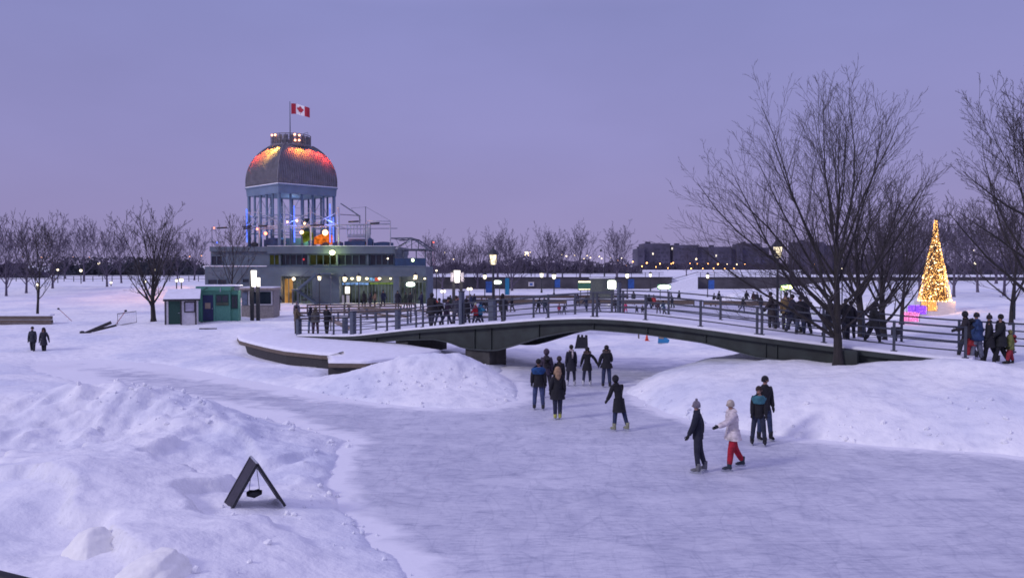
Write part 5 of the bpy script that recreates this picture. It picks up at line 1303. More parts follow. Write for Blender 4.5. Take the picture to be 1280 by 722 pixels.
# ------------------------------------------------------------------ bare trees
class Tree:
    def __init__(s, seed, minr): s.rg = random.Random(seed); s.W = MB(); s.T = MB(); s.minr = minr
    def tube(s, pts, rad, n, twig):
        m = s.T if twig else s.W; vs = []; fs = []; o = 0
        K = len(pts)
        prev = None
        for k in range(K):
            d = (pts[min(k+1,K-1)]-pts[max(k-1,0)]).normalized()
            a = d.cross(Vector((.31,.77,.55))).normalized(); b = d.cross(a)
            for i in range(n):
                t = 2*PI*i/n; vs.append(pts[k]+(a*math.cos(t)+b*math.sin(t))*max(s.minr, rad[k]))
        for k in range(K-1):
            for i in range(n): j=(i+1)%n; fs.append((k*n+i,k*n+j,(k+1)*n+j,(k+1)*n+i))
        m.add(vs, fs, True)
    def branch(s, p, d, L, r, lvl, maxl, trop, dens):
        rg = s.rg; n = 7 if lvl == 0 else (6 if lvl == 1 else (4 if lvl == 2 else 3))
        pts = [p.copy()]; rad = [r]; d = d.normalized(); dirs = [d.copy()]
        wob = .10+.03*lvl
        for k in range(n):
            d = (d+Vector((rg.uniform(-1,1),rg.uniform(-1,1),rg.uniform(-.6,.8)))*wob+Vector((0,0,trop))).normalized()
            p = p+d*(L/n); pts.append(p.copy()); rad.append(r*(1-(k+1)/n*.82)); dirs.append(d.copy())
        s.tube(pts, rad, (8,5,4,3,3)[lvl], lvl >= 2)
        if lvl >= maxl: return
        cnt = max(3, int(dens[lvl]*L)); az = rg.uniform(0, 6.28)
        for c in range(cnt):
            u = .16+.82*(c+rg.uniform(.1,.9))/cnt; f = u*n; k = min(int(f), n-1); q = pts[k].lerp(pts[k+1], f-k)
            dd = dirs[k+1]; az += 2.4+rg.uniform(-.5,.5); ax = dd.cross(Vector((.2,.1,1) if abs(dd.z) < .9 else (1,0,0))).normalized()
            ax = Matrix.Rotation(az, 3, dd) @ ax
            ang = rg.uniform(.38,.72)
            nd = Matrix.Rotation(ang, 3, ax) @ dd
            if lvl > 0 and nd.z < -.15: nd.z *= -.4
            nl = L*rg.uniform(.34,.56)*(1.12-.62*u); nr = max(s.minr, (r*(1-u*.82))*rg.uniform(.36,.52))
            if nl > .12: s.branch(q, nd, nl, nr, lvl+1, maxl, trop*.9, dens)
def make_tree(lab, loc, H, rad, tr, seed, nl=15, maxl=4, minr=.006, first=.14, low=68, high=16, dens=(0,2.2,3.2,4.6), group=None, farm=False, lean=(0,0), trop=.075, limbs=()):
    t = Tree(seed, minr); rg = t.rg
    root = thing('bare_tree', lab, 'tree', loc, 0, group)
    # trunk: leader that thins out upward
    n = 12; pts=[]; rr=[]; p = Vector((0,0,-.2)); d = Vector((lean[0],lean[1],1)).normalized(); HT = H*.72
    for k in range(n+1):
        pts.append(p.copy()); u = k/n; rr.append(tr*(1.35 if k == 0 else 1.0)*(1-.85*u**.8)); d = (d+Vector((rg.uniform(-1,1),rg.uniform(-1,1),0))*.05+Vector((0,0,.1))).normalized(); p = p+d*(HT+.2)/n
    t.tube(pts, rr, 10, False)
    az = rg.uniform(0,6.28)
    for i in range(nl):
        u = i/(nl-1); h = first+(.98-first)*u**1.1; f = h*n; k = min(int(f), n-1); q = pts[k].lerp(pts[k+1], f-k); az += 2.39+rg.uniform(-.35,.35)
        ang = R(low+(high-low)*u**.7+rg.uniform(-5,5))
        dd = Vector((math.sin(ang)*math.cos(az), math.sin(ang)*math.sin(az), math.cos(ang)))
        L = min(rad/max(.42, math.sin(ang))*1.05, (H-q.z)/max(.35, math.cos(ang)*.9))*rg.uniform(.82,1.05)
        t.branch(q, dd, L, rr[k]*rg.uniform(.42,.58), 1, maxl, trop, dens)
    for (h, az_, ang_, L, r_) in limbs:
        f = h/HT*n; k = min(int(f), n-1); q = pts[k].lerp(pts[k+1], f-k); a = R(az_); g_ = R(ang_)
        t.branch(q, Vector((math.sin(g_)*math.cos(a), math.sin(g_)*math.sin(a), math.cos(g_))), L, r_, 1, maxl, trop*.55, dens)
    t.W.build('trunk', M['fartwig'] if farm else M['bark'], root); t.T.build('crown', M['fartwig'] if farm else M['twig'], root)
    return root
def gl(px, py, z): p = gp(px, py, z); return (p[0], p[1], hp(p[0], p[1]))
# main tree right
x, y, z = gl(1048,458,1.35)
make_tree('big bare tree in front of the right half of the footbridge', (x,y,z), 9.6, 4.4, .19, 21, nl=19, low=60, high=9, first=.16, minr=.0045, dens=(0,2.0,2.9,4.2), trop=.085,
          limbs=((1.15,172,64,6.6,.075),(1.5,186,54,7.4,.07),(2.0,178,48,7.4,.065),(1.35,20,60,3.6,.055),(2.2,160,42,6.2,.07),(2.9,175,30,6.2,.065)))
for px, py, H, rd, tr, sd, lab in ((1078,424,7.4,3.2,.25,31,'bare tree behind the bridge, first trunk right of the big one'),(1105,421,6.9,3.2,.22,32,'bare tree behind the bridge, third trunk from the big one'),
        (1127,405,6.9,2.9,.15,33,'bare tree at the left of the glowing cone, thin straight trunk'),(1264,405,7.2,3.6,.15,34,'bare tree at the right beside the lamp post, crown leaning left')):
    p = gp(px, py, 1.6); make_tree(lab, (p[0],p[1],hp(p[0],p[1])), H, rd, tr, sd, nl=14, maxl=4, minr=.008, low=58, first=.2, dens=(0,1.8,2.6,3.6))
x, y, z = gl(1293,417,1.65)
make_tree('large bare tree cut off by the right edge of the view', (x,y,z), 12.0, 4.6, .22, 41, nl=18, low=56, high=14, first=.2, minr=.008, dens=(0,1.8,2.4,3.4), trop=.08, limbs=((6.0,178,60,4.6,.08),(3.8,185,60,4.8,.075)))
# left trees
p = gp(192,402,.85); make_tree('tall bare tree standing left of the white booth', (p[0],p[1],hp(p[0],p[1])), 7.9, 2.9, .22, 51, nl=16, low=48, high=14, first=.17, minr=.011, dens=(0,1.8,2.5,3.4), limbs=((1.5,178,48,3.3,.08),(1.8,170,36,3.6,.07)))
p = gp(47,400,.6); make_tree('smaller bare tree with a lamp beside it on the left slope', (p[0],p[1],hp(p[0],p[1])), 7.6, 2.4, .13, 52, nl=13, low=46, first=.28, minr=.012, dens=(0,1.8,2.4,3.2))
p = on(288,74); make_tree('slender bare tree in front of the pavilion, left part', p, 7.9, 2.3, .13, 53, nl=13, low=42, first=.3, minr=.011, dens=(0,1.8,2.4,3.2))
def cpy(src, lab, px, Y, sc_, rz, group):
    x, y, z = on(px, Y); return dup(src, (x,y,z), rz, lab, sc_)
GT = 'bare trees of the park behind the slope'
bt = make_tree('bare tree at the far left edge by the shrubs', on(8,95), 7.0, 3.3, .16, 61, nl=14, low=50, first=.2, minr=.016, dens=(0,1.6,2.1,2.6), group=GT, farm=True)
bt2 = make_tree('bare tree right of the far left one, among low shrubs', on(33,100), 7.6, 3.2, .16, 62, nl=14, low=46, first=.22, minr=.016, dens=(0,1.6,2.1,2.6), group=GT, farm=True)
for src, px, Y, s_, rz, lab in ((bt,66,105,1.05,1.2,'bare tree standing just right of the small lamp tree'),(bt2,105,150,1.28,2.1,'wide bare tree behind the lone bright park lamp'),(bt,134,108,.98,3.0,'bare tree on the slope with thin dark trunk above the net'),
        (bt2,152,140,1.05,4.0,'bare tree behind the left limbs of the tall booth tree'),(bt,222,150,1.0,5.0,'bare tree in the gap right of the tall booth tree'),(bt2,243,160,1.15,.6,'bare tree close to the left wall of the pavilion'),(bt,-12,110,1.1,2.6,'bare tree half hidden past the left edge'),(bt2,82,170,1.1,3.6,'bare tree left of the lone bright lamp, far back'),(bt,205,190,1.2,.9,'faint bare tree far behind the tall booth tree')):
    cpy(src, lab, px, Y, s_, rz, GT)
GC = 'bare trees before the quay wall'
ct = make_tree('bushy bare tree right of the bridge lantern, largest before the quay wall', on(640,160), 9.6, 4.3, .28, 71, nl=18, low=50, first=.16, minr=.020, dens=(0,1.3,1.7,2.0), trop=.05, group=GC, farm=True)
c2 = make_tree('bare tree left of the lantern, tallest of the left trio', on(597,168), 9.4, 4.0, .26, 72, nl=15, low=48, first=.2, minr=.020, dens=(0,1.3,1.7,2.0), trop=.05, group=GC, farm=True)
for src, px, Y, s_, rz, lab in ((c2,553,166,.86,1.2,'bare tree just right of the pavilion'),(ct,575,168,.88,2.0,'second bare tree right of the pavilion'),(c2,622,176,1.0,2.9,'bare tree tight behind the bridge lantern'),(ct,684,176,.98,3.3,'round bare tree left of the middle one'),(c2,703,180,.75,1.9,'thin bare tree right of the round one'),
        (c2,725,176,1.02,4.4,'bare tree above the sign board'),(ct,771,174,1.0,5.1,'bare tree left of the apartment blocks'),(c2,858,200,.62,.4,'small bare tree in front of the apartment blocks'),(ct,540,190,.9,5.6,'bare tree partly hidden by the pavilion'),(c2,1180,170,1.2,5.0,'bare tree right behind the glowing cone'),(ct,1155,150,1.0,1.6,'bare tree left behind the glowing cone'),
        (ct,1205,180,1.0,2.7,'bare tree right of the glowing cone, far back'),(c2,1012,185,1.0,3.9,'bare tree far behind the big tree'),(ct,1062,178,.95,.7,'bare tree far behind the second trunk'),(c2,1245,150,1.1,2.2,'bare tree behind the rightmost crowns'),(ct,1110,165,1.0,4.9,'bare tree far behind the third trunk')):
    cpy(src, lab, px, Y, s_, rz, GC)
for src, px, Y, s_, rz, lab in ((bt,1192,88,1.15,1.1,'dark bare tree just right of the glowing cone'),(bt2,1150,92,1.15,2.6,'dark bare tree tight left of the glowing cone'),(bt2,1222,105,1.2,4.1,'bare tree beneath the three white lamps'),(bt,1255,92,1.2,5.3,'bare tree between the white lamps and the right edge'),(bt,1100,95,1.2,.2,'bare tree filling the gap behind the third trunk'),(bt2,1285,100,1.3,3.3,'bare tree at the far right edge, mid distance')):
    cpy(src, lab, px, Y, s_, rz, 'bare trees around the glowing cone')
# far woodland strips: one mass each
def wood(name, lab, px0, px1, Y, py, seed, dens=1.0, cone=False, low=0.0):
    rg = random.Random(seed); mb = MB(); x0, x1 = xo(px0,Y,5), xo(px1,Y,5); zt = zo(py,Y)-2.6
    N_ = int((x1-x0)*34*dens); s_ = Y/1000
    for i in range(N_):
        x = rg.uniform(x0,x1); y = Y+rg.uniform(-8,8)
        e = zt*(.72+.28*math.sin(x*.11+seed)*math.cos(x*.047)+.12*math.sin(x*.6))*min(1,(x-x0)/(8*s_*4)+.35)*min(1,(x1-x)/(8*s_*4)+.35)
        z = 2.4+rg.random()**.8*e
        a = rg.uniform(0,PI); L = rg.uniform(.5,1.6)*(Y/300)*(.9 if not cone else .7); w_ = rg.uniform(.10,.26)*(Y/300)*(1 if not cone else 2.2)
        dx, dy, dz_ = math.cos(a)*L*.5, rg.uniform(-.4,.4), rg.uniform(.3,1)*L
        mb.add([(x-w_,y,z),(x+w_,y,z),(x+dx+w_*.5,y+dy,z+dz_),(x+dx-w_*.5,y+dy,z+dz_*.9)],[(0,1,2,3)])
    k = max(8, int((x1-x0)/(1.2*s_*4))); vs=[]; 
    for i in range(k+1):
        x = x0+(x1-x0)*i/k; e = zt*(.50+.16*math.sin(x*.11+seed)*math.cos(x*.047)+.10*math.sin(x*.6)+rg.uniform(-.10,.10))*min(1,(x-x0)/(8*s_*4)+.25)*min(1,(x1-x)/(8*s_*4)+.25)
        vs += [(x,Y+rg.uniform(-2,2),1.5),(x,Y+rg.uniform(-2,2),2.6+e)]
    mb.add(vs, [(i*2,i*2+2,i*2+3,i*2+1) for i in range(k)])
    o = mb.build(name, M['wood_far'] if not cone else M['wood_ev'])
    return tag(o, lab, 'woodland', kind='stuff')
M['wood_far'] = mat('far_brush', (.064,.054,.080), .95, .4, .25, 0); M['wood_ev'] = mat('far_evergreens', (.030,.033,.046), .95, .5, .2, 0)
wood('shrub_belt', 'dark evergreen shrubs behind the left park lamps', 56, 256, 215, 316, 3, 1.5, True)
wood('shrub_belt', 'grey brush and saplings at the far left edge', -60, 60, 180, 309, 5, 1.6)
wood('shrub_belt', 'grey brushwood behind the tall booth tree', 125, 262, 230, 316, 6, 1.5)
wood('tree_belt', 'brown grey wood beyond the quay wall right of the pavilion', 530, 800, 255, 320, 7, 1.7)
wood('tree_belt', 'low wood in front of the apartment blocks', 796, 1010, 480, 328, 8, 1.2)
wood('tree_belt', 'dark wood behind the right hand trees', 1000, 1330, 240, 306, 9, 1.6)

# ------------------------------------------------------------------ glowing cone tree and gift boxes
p = gp(1168,386,1.62); xt, yt, zt_ = p[0], p[1], hp(p[0],p[1]); kx = yt/1000
xm = thing('light_cone_tree', 'tall glowing cone tree of golden string lights on a white plinth', 'light tree', (xt,yt,zt_))
Hc = zo(273,yt)-zt_; zb0 = zo(375.5,yt)-zt_
MB().bb(-17*kx,17*kx,-17*kx,17*kx,-.2,zb0-.02).build('plinth', M['white'], xm)
def cone_r(u): # u 0 base .. 1 tip
    return (15.2*(1-u/.74)**.9+3.6)*kx if u < .70 else (4.3 - 3.2*((u-.70)/.30))*kx if u < .98 else .8*kx
mb = MB()
for i in range(14):
    a = 2*PI*i/14; mb.tube([(cone_r(u)*.96*math.cos(a),cone_r(u)*.96*math.sin(a),zb0+(Hc-zb0)*u) for u in (0,.2,.4,.6,.7,.72,.85,1)],.016,4)
mb.build('wire_frame', M['iron'], xm)
rg = random.Random(9)
MB().lathe((0,0,0),[(cone_r(u)*.80,zb0+(Hc-zb0)*u) for u in (0,.2,.4,.6,.7,.85,.97)],14).build('glow_core', mat('cone_core',(.05,.03,.015),emis=(1,.35,.06),es=.10), xm)  # faint orange emission fills in the glow of the string lights
for part, cnt, s0 in (('string_lights',2300,.029),('large_bulbs',190,.045)):
    mb = MB()
    for i in range(cnt):
        u = 1-math.sqrt(rg.random()) if i % 4 else rg.random()*.98
        a = rg.uniform(0,2*PI); r = cone_r(u)*rg.uniform(.93,1.03); s_ = s0*rg.uniform(.6,1.3)
        c = (r*math.cos(a), r*math.sin(a), zb0+(Hc-zb0)*u)
        vs = [(c[0]+s_*q[0],c[1]+s_*q[1],c[2]+s_*q[2]) for q in ((1,0,0),(-1,0,0),(0,1,0),(0,-1,0),(0,0,1),(0,0,-1))]
        mb.add(vs,[(0,2,4),(2,1,4),(1,3,4),(3,0,4),(2,0,5),(1,2,5),(3,1,5),(0,3,5)])
    for i in range(60 if part == 'string_lights' else 24):
        a = 2*PI*i/60*(1 if part == 'string_lights' else 2.5); c = (cone_r(0)*math.cos(a), cone_r(0)*math.sin(a), zb0+rg.uniform(-.02,.08)); s_ = s0*1.2
        vs = [(c[0]+s_*q[0],c[1]+s_*q[1],c[2]+s_*q[2]) for q in ((1,0,0),(-1,0,0),(0,1,0),(0,-1,0),(0,0,1),(0,0,-1))]
        mb.add(vs,[(0,2,4),(2,1,4),(1,3,4),(3,0,4),(2,0,5),(1,2,5),(3,1,5),(0,3,5)])
    o = mb.build(part, M['string'] if part == 'string_lights' else glow('bulb_warm_white',(1,.74,.42),6,.3), xm); o['kind'] = 'stuff'
for zz, pw in ((1.3,22),(3.0,30)): 
    for a in (-2.3,-.9): light(xm, (1.7*math.cos(a),1.7*math.sin(a),zz), (1,.50,.20), pw, .4)
def gift(lab, px, py, Y, w_, h_, m, col):
    x, Y, z = gp(px,py,1.72); z = max(1.72, hp(x,Y))-.02; t = thing('light_box', lab, 'light box', (x,Y,z), .15, 'glowing gift boxes by the cone tree')
    mb = MB(); rg = random.Random(int(px))
    for a in (-1,1):
        for b in (-1,1): mb.bar((a*w_/2,b*w_/2,0),(a*w_/2,b*w_/2,h_),.015,4)
        for zz in (0,h_): mb.bar((-w_/2,a*w_/2,zz),(w_/2,a*w_/2,zz),.015,4); mb.bar((a*w_/2,-w_/2,zz),(a*w_/2,w_/2,zz),.015,4)
    mb.build('wire_frame', M['iron'], t)
    mb = MB()
    for i in range(130):
        f = rg.randrange(3); q = [rg.uniform(-w_/2,w_/2), -w_/2, rg.uniform(0,h_)]
        if f == 1: q = [w_/2*rg.choice((-1,1)), rg.uniform(-w_/2,w_/2), rg.uniform(0,h_)]
        if f == 2: q = [rg.uniform(-w_/2,w_/2), rg.uniform(-w_/2,w_/2), h_]
        s_ = rg.uniform(.016,.03); mb.add([(q[0]+s_*k[0],q[1]+s_*k[1],q[2]+s_*k[2]) for k in ((1,0,0),(-1,0,0),(0,1,0),(0,-1,0),(0,0,1),(0,0,-1))],[(0,2,4),(2,1,4),(1,3,4),(3,0,4),(2,0,5),(1,2,5),(3,1,5),(0,3,5)])
    o = mb.build('string_lights', M[m], t); o['kind'] = 'stuff'
    MB().bb(-w_/2+.05,w_/2-.05,-w_/2+.05,w_/2-.05,.02,h_-.04).build('lit_core', mat('core_'+m,tuple(c*.3 for c in col),emis=col,es=.7), t)
    light(t, (0,-w_*.9,h_*.5), col, 9, .2)
gift('gift box of golden lights at the foot of the plinth', 1161, 388, yt-3, .85, .72, 'string', (1,.45,.12))
gift('gift box of violet lights, middle one of three', 1146, 392, yt-6, .95, .62, 'stringp', (.35,.10,1))
gift('gift box of pink lights, nearest of three', 1138, 401, yt-11, .74, .56, 'stringk', (1,.25,.6))

# ------------------------------------------------------------------ small things
# folded A-frame board on the left drift
p = gp(318,626,.42); zA = hp(p[0],p[1])
af = thing('sandwich_board', 'dark folding A-frame board with a weight hung inside, on the left drift', 'sandwich board', (p[0],p[1],zA-.02), .50)
for s_, nm in ((-1,'panel'),(1,'panel')):
    a = math.atan2(.55,.92); L_ = 1.04
    m = MB(); c = Vector((s_*.27, 0, .46))
    tilt = (0, -s_*.53, 0)
    m.box(c, (.035,.62,L_), 0, (0, -s_*(-.53)*-1, 0)); m.build(nm, mat('chalk_board',(.022,.018,.030),.6), af)
    for yy in (-.32,.32):
        m = MB(); m.box((c.x,yy,c.z), (.055,.05,L_+.03), 0, (0, -s_*.53, 0)); m.build('frame', M['black'], af)
MB().bar((0,-.34,.93),(0,.34,.93),.022,6).build('hinge', M['pipe'], af)
wg = MB().tube([(-.13,0,.30),(-.12,0,.27),(0,0,.235),(.12,0,.27),(.13,0,.30)],[.03,.07,.085,.07,.03],8).build('hanging_weight', M['black'], af)
MB().bar((-.10,0,.32),(-.04,0,.86),.009,4).bar((.10,0,.32),(.04,0,.86),.009,4).build('cord', M['pipe'], wg)
# castle shaped board
p = gp(727,438,0); t = thing('castle_board', 'black board cut like a castle turret, tilted on the snow', 'board', (p[0],p[1],-.02), 0)
o = MB().plate([(-.46,0),(.40,-.06),(.38,.98),(.22,.99),(.22,.86),(.12,.86),(.12,1.0),(-.02,1.0),(-.02,.87),(-.10,.87),(-.10,1.02),(-.24,1.0)],-.03,.03).build('cut_out', M['black'], t); o.rotation_euler.x = -.25
MB().bar((0,.45,0),(0,.15,.8),.025,5).build('prop', M['darkwood'], t)
p = gp(829,432,.0); t = thing('skate_board_sign', 'bright blue board shaped like a skate boot beyond the arch', 'sign', (p[0],p[1],hp(p[0],p[1])-.02), 0)
MB().plate([(-.35,.05),(.25,.0),(.38,.12),(.40,.26),(.28,.34),(.08,.42),(.05,.72),(-.10,.80),(-.28,.70),(-.32,.4)],-.03,.03).build('boot_shape', M['blueb'], t)
MB().plate([(-.30,.34),(.02,.32),(.0,.46),(-.30,.48)],-.045,-.032).build('band', M['tan'], t); MB().bb(-.33,.32,-.05,-.033,.0,.05).build('blade_shape', M['pipe'], t)
p = gp(808.5,427,.05); t = thing('traffic_cone', 'small orange cone left of the blue skate sign', 'cone', (p[0],p[1],hp(p[0],p[1])-.01))
MB().lathe((0,0,.03),[(.13,0),(.03,.45),(.02,.46)],12).build('cone_body', M['cone'], t); MB().bb(-.17,.17,-.17,.17,0,.03).build('base', M['cone'], t)
p = gp(798.5,425,.05); t = thing('marker_post', 'short brown post left of the orange cone', 'post', (p[0],p[1],hp(p[0],p[1])-.05)); MB().bar((0,0,0),(-.03,0,.75),.05,6).build('shaft', M['wood'], t); MB().bb(-.10,.05,-.04,.04,.751,.80).build('cap', M['darkwood'], t)
# net frame and sticks on the left slope
p = gp(160,405,.8); t = thing('net_frame', 'small tilted goal net frame on the left slope', 'goal net', (p[0],p[1],hp(p[0],p[1])), .25)
MB().tube([(-.7,0,-.05),(-.72,0,.85),(.55,.1,1.02),(.58,.1,.2),(-.65,0,-.03)],.028,5).build('frame', M['darkwood'], t)
mb = MB()
for i in range(9): mb.bar((-.7+1.25*i/9,0.03,.02+.2*i/9),(-.7+1.25*i/9,.03,.85+.15*i/9),.006,3)
for i in range(6): mb.bar((-.7,.03,.05+.15*i),(.55,.03,.2+.15*i),.006,3)
mb.build('netting', M['net'], t)
t = thing('hockey_stick', 'stick stuck slantwise in the snow left of the net frame', 'stick', (p[0]-.2,p[1]-.5,hp(p[0]-.2,p[1]-.5))); MB().bar((-.6,0,-.1),(.25,0,1.05),.025,5).build('shaft', M['hockey'], t); MB().ball((.28,0,1.1),.12,6,.7).build('blade', M['black'], t)
p = gp(82,402,.8); t = thing('hockey_stick', 'thin stick lying on the upper left slope', 'stick', (p[0],p[1],hp(p[0],p[1]))); MB().bar((-.5,0,.9),(.5,0,-.05),.022,5).build('shaft', M['hockey'], t); MB().ball((-.55,0,.93),.11,6,.7).build('blade', M['black'], t)
# toppled boards
p = gp(122,422,.25); t = thing('fallen_board', 'long dark boards fallen in a V on the left slope', 'board', (p[0],p[1],hp(p[0],p[1])))
MB().box((0,0,.32),(1.9,.10,.22),.3,(0,-.42,0)).build('plank', M['darkwood'], t); MB().box((.35,.3,.30),(1.6,.10,.14),.1,(0,-.25,0)).build('plank', M['darkwood'], t); MB().ball((-.95,-.2,.05),.2,6,.6).build('foot', M['black'], t)
p = gp(28,413,.4); t = thing('timber_wall', 'low weathered timber wall behind the walking couple', 'wall', (p[0]-.3,p[1]+1,hp(p[0]-.3,p[1]+1)-.22))
for i in range(3): MB().bb(-3.2,1.9-.05*i,-.05+.04*i,.25+.04*i,.02+.28*i,.27+.28*i).build('timber', M['wood'], t)
MB().bb(-3.2,1.8,-.02,.6,.86,.98).build('snow_strip', M['snowcap'], t)
p = gp(260,409,.8); t = thing('wood_plank', 'thin dark plank half buried before the green booth', 'plank', (p[0],p[1],hp(p[0],p[1])+.03)); MB().bb(-.6,.6,-.1,.1,-.02,.06).build('board', M['darkwood'], t)
# planter bench, utility boxes right
p = gp(1094,425,1.68); t = thing('planter_bench', 'dark box with scrap items on top between two trunks', 'planter', (p[0],p[1],hp(p[0],p[1])), -.1)
MB().bb(-.52,.52,-.2,.2,0,.28).build('box', M['girder'], t); MB().box((-.15,0,.36),(.5,.2,.04),0,(0,.2,0)).bb(-.4,-.34,-.1,.1,.28,.5).bb(.2,.26,-.1,.1,.28,.45).bb(-.4,.3,-.12,-.08,.45,.5).build('scrap', M['pipe'], t)
p = gp(1119,449,1.60); t = thing('post_footing', 'snow topped concrete block under the bridge rail', 'footing', (p[0],p[1],hp(p[0],p[1])-.1), angb); MB().bb(-.35,.35,-.2,.2,0,.34).build('block', M['concrete'], t); MB().bb(-.37,.37,-.22,.22,.343,.42).build('snow_cap', M['snowcap'], t)
p = gp(1120,418,1.68); t = thing('utility_box', 'grey utility box on a stem behind the far rail', 'box', (p[0],p[1],hp(p[0],p[1]))); MB().bb(-.22,.22,-.1,.1,.45,.85).build('case', M['concrete'], t); MB().bb(-.05,.05,-.05,.05,0,.448).build('stem', M['iron'], t)
p = gp(1268,398,1.7); t = thing('lamp_post', 'plain thin post beside the right hand tree', 'post', (p[0],p[1],hp(p[0],p[1]))); MB().bar((0,0,0),(0,0,2.8),.06,6).build('shaft', M['iron'], t); MB().ball((0,0,2.85),.09,6).build('finial', M['iron'], t)
# snow blocks in the near left drift
for i, (px, py, s_, sy, lab) in enumerate(((112,668,.40,.9,'angular block of greyish snow in the near left drift'),(196,694,.42,1.0,'second block of snow, right and nearer, by the lower edge'))):
    p = gp(px, py, .95); bm = bmesh.new(); bmesh.ops.create_icosphere(bm, subdivisions=5, radius=1.0); rb_ = random.Random(40+i)
    pl = [(Vector((rb_.uniform(-1,1),rb_.uniform(-1,1),rb_.uniform(-.2,1))).normalized(), rb_.uniform(.50,.78)) for _ in range(9)]
    for v in bm.verts:
        c = v.co.copy()
        for n_, d_ in pl:
            e_ = c.dot(n_)-d_
            if e_ > 0: c = c-n_*e_*.72
        k = 1+.10*float(fbm(np.array([c.x*2.3+i*7+3.3+c.z]), np.array([c.y*2.3+c.z*1.4+2.2]), 4)[0]); v.co = c*s_*1.35*k; v.co.z *= .75; v.co.x *= 1.2
    me = bpy.data.meshes.new('snow_block'); bm.to_mesh(me); bm.free(); me.materials.append(M['snowy'] if 'snowy' in M else mat('crusty_snow',(.86,.85,.80),.9,.05,6,.5,bd=.05)); me.polygons.foreach_set('use_smooth',[True]*len(me.polygons))
    o = bpy.data.objects.new('snow_block', me); C.objects.link(o); o.location = (p[0],p[1],hp(p[0],p[1])-.12); o.rotation_euler = (.2,-.35,.5+.8*i); tag(o, lab, 'snow block')
# loose crumbs of ploughed snow
rg = random.Random(77); cx = []
Xc = np.array([rg.uniform(-15,16) for _ in range(60000)]); Yc = np.array([rg.uniform(9,37) for _ in range(60000)])
dI = sdf(Xc, Yc, ICE); hC = height(Xc, Yc)
pe = np.exp(-((dI-.25)/.45)**2)*.10*(Yc < 33)+.16*np.exp(-(((Xc+10.8)/2.6)**2+((Yc-23.4)/1.3)**2))+.10*np.exp(-(((Xc+3.4)/3.2)**2+((Yc-32.6)/1.3)**2))+.05*np.exp(-(((Xc-11)/7)**2+((Yc-24.0)/1.2)**2))+.035*np.exp(-(((Xc+4.2)/1.6)**2+((Yc-13.5)/3)**2))
pe = pe*(dI > -.12); sel = np.array([rg.random() for _ in range(60000)]) < pe*.75
mb = MB(); ico = bmesh.new(); bmesh.ops.create_icosphere(ico, subdivisions=1, radius=1.0); iv = [v.co.copy() for v in ico.verts]; if_ = [tuple(v.index for v in f.verts) for f in ico.faces]; ico.free()
for x, y, z in zip(Xc[sel], Yc[sel], hC[sel]):
    r_ = .022+.075*rg.random()**3.0; m_ = Euler((rg.uniform(0,6),rg.uniform(0,6),0)).to_matrix(); sx = rg.uniform(.6,1.5)
    mb.add([m_ @ Vector((v.x*r_*sx*rg.uniform(.8,1.2), v.y*r_, v.z*r_*.8))+Vector((x,y,max(z,0)+r_*.25)) for v in iv], if_, False)
o = mb.build('snow_crumbs', M['snow']); tag(o, 'loose crumbs of ploughed snow along the ice edge and on the piles', 'snow crumbs', kind='stuff')
# parapet of the crossing the photographer stands on
t = thing('near_parapet', 'dark handrail corner at the bottom left of the view', 'handrail', (0,0,0))
a, b = Vector((-3.2,3.35,zo(690,3.35)+.0)), Vector((-1.60,2.75,0)); b.z = zo(727,2.75)
a = Vector((xo(-120,3.2,4), 3.2, zo(692,3.2))); b = Vector((xo(45,2.6,4), 2.6, zo(735,2.6)))
MB().bar(a,b,.028,8).build('handrail', M['black'], t)
for u in (.05,.95):
    q = a.lerp(b,u); MB().bar(q-Vector((0,0,.03)),(q.x,q.y,hp(q.x,q.y)-.1),.022,6).build('post', M['black'], t)

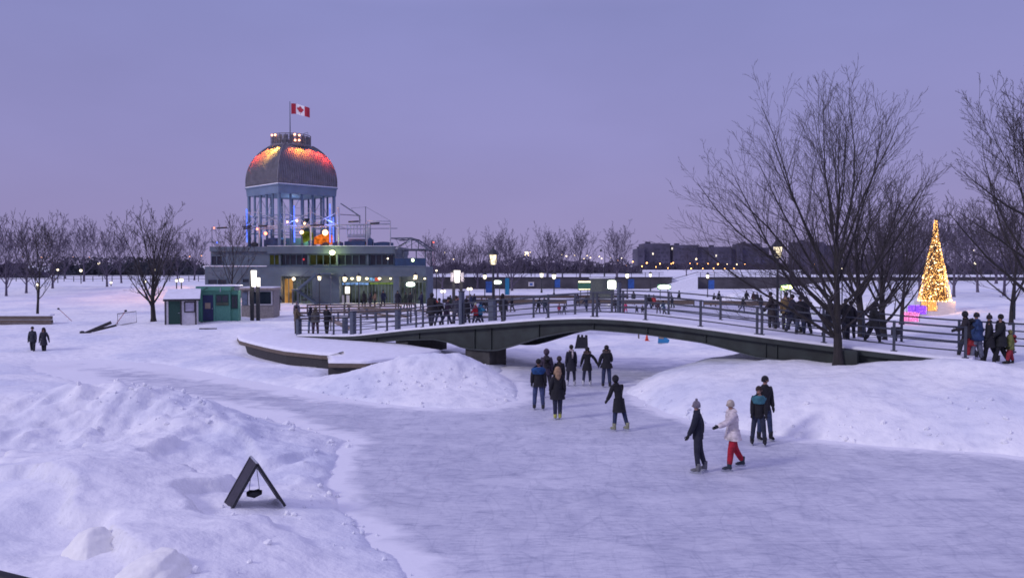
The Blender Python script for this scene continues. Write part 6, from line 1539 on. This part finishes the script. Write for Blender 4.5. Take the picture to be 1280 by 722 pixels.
# ------------------------------------------------------------------ sky and sun
w = bpy.data.worlds.new('World'); sc.world = w; w.use_nodes = True; nt = w.node_tree
for n_ in list(nt.nodes): nt.nodes.remove(n_)
N = nt.nodes.new; L = nt.links.new
out = N('ShaderNodeOutputWorld'); bg = N('ShaderNodeBackground'); L(bg.outputs[0], out.inputs[0])
sky = N('ShaderNodeTexSky'); sky.sky_type = 'NISHITA'; sky.sun_disc = False; sky.sun_elevation = R(30); sky.sun_rotation = R(-118)
tc = N('ShaderNodeTexCoord'); sp = N('ShaderNodeSeparateXYZ'); L(tc.outputs['Generated'], sp.inputs[0])
rp = N('ShaderNodeValToRGB'); L(sp.outputs[2], rp.inputs[0]); e = rp.color_ramp.elements
def s2l(c): return tuple(((v/255)/12.92 if v/255 <= .04045 else ((v/255+.055)/1.055)**2.4) for v in c)
SKY = [(0.0,(150,140,184)),(.05,(149,140,188)),(.14,(143,139,191)),(.30,(134,136,190)),(.55,(168,166,226)),(1.0,(196,192,248))]
e[0].position = SKY[0][0]; e[0].color = (*s2l(SKY[0][1]),1); e[1].position = SKY[-1][0]; e[1].color = (*s2l(SKY[-1][1]),1)
for p_, c_ in SKY[1:-1]: q = e.new(p_); q.color = (*s2l(c_),1)
# faint uneven cloud cover
cn = N('ShaderNodeTexNoise'); cn.inputs['Scale'].default_value = 1.6; cn.inputs['Detail'].default_value = 5
mp = N('ShaderNodeMapping'); mp.inputs['Scale'].default_value = (1,1,2.5); L(tc.outputs['Generated'], mp.inputs[0]); L(mp.outputs[0], cn.inputs['Vector'])
mr = N('ShaderNodeMapRange'); mr.inputs[1].default_value = .3; mr.inputs[2].default_value = .7; mr.inputs[3].default_value = .90; mr.inputs[4].default_value = 1.09; L(cn.outputs[0], mr.inputs[0])
mx = N('ShaderNodeMix'); mx.data_type = 'RGBA'; mx.blend_type = 'MULTIPLY'; mx.inputs[0].default_value = 1; L(rp.outputs[0], mx.inputs[6]); L(mr.outputs[0], mx.inputs[7])
sk = N('ShaderNodeMix'); sk.data_type = 'RGBA'; sk.blend_type = 'ADD'; sk.inputs[0].default_value = 1.0
sm_ = N('ShaderNodeVectorMath'); sm_.operation = 'SCALE'; sm_.inputs['Scale'].default_value = .002; L(sky.outputs[0], sm_.inputs[0])
L(mx.outputs[2], sk.inputs[6]); L(sm_.outputs[0], sk.inputs[7]); L(sk.outputs[2], bg.inputs[0]); bg.inputs[1].default_value = 1.0
ld = bpy.data.lights.new('sun', 'SUN'); ld.energy = 1.25; ld.angle = R(10); ld.color = (1,.94,1.0)
sun = bpy.data.objects.new('sun', ld); C.objects.link(sun); sun.rotation_euler = (R(60), 0, R(-60))
sc.view_settings.view_transform = 'Standard'; sc.view_settings.look = 'None'; sc.view_settings.exposure = 0
sc.cycles.max_bounces = 6; sc.cycles.diffuse_bounces = 3; sc.cycles.glossy_bounces = 2; sc.cycles.sample_clamp_indirect = 3
sc.cycles.filter_width = 1.7; sc.cycles.use_denoising = True
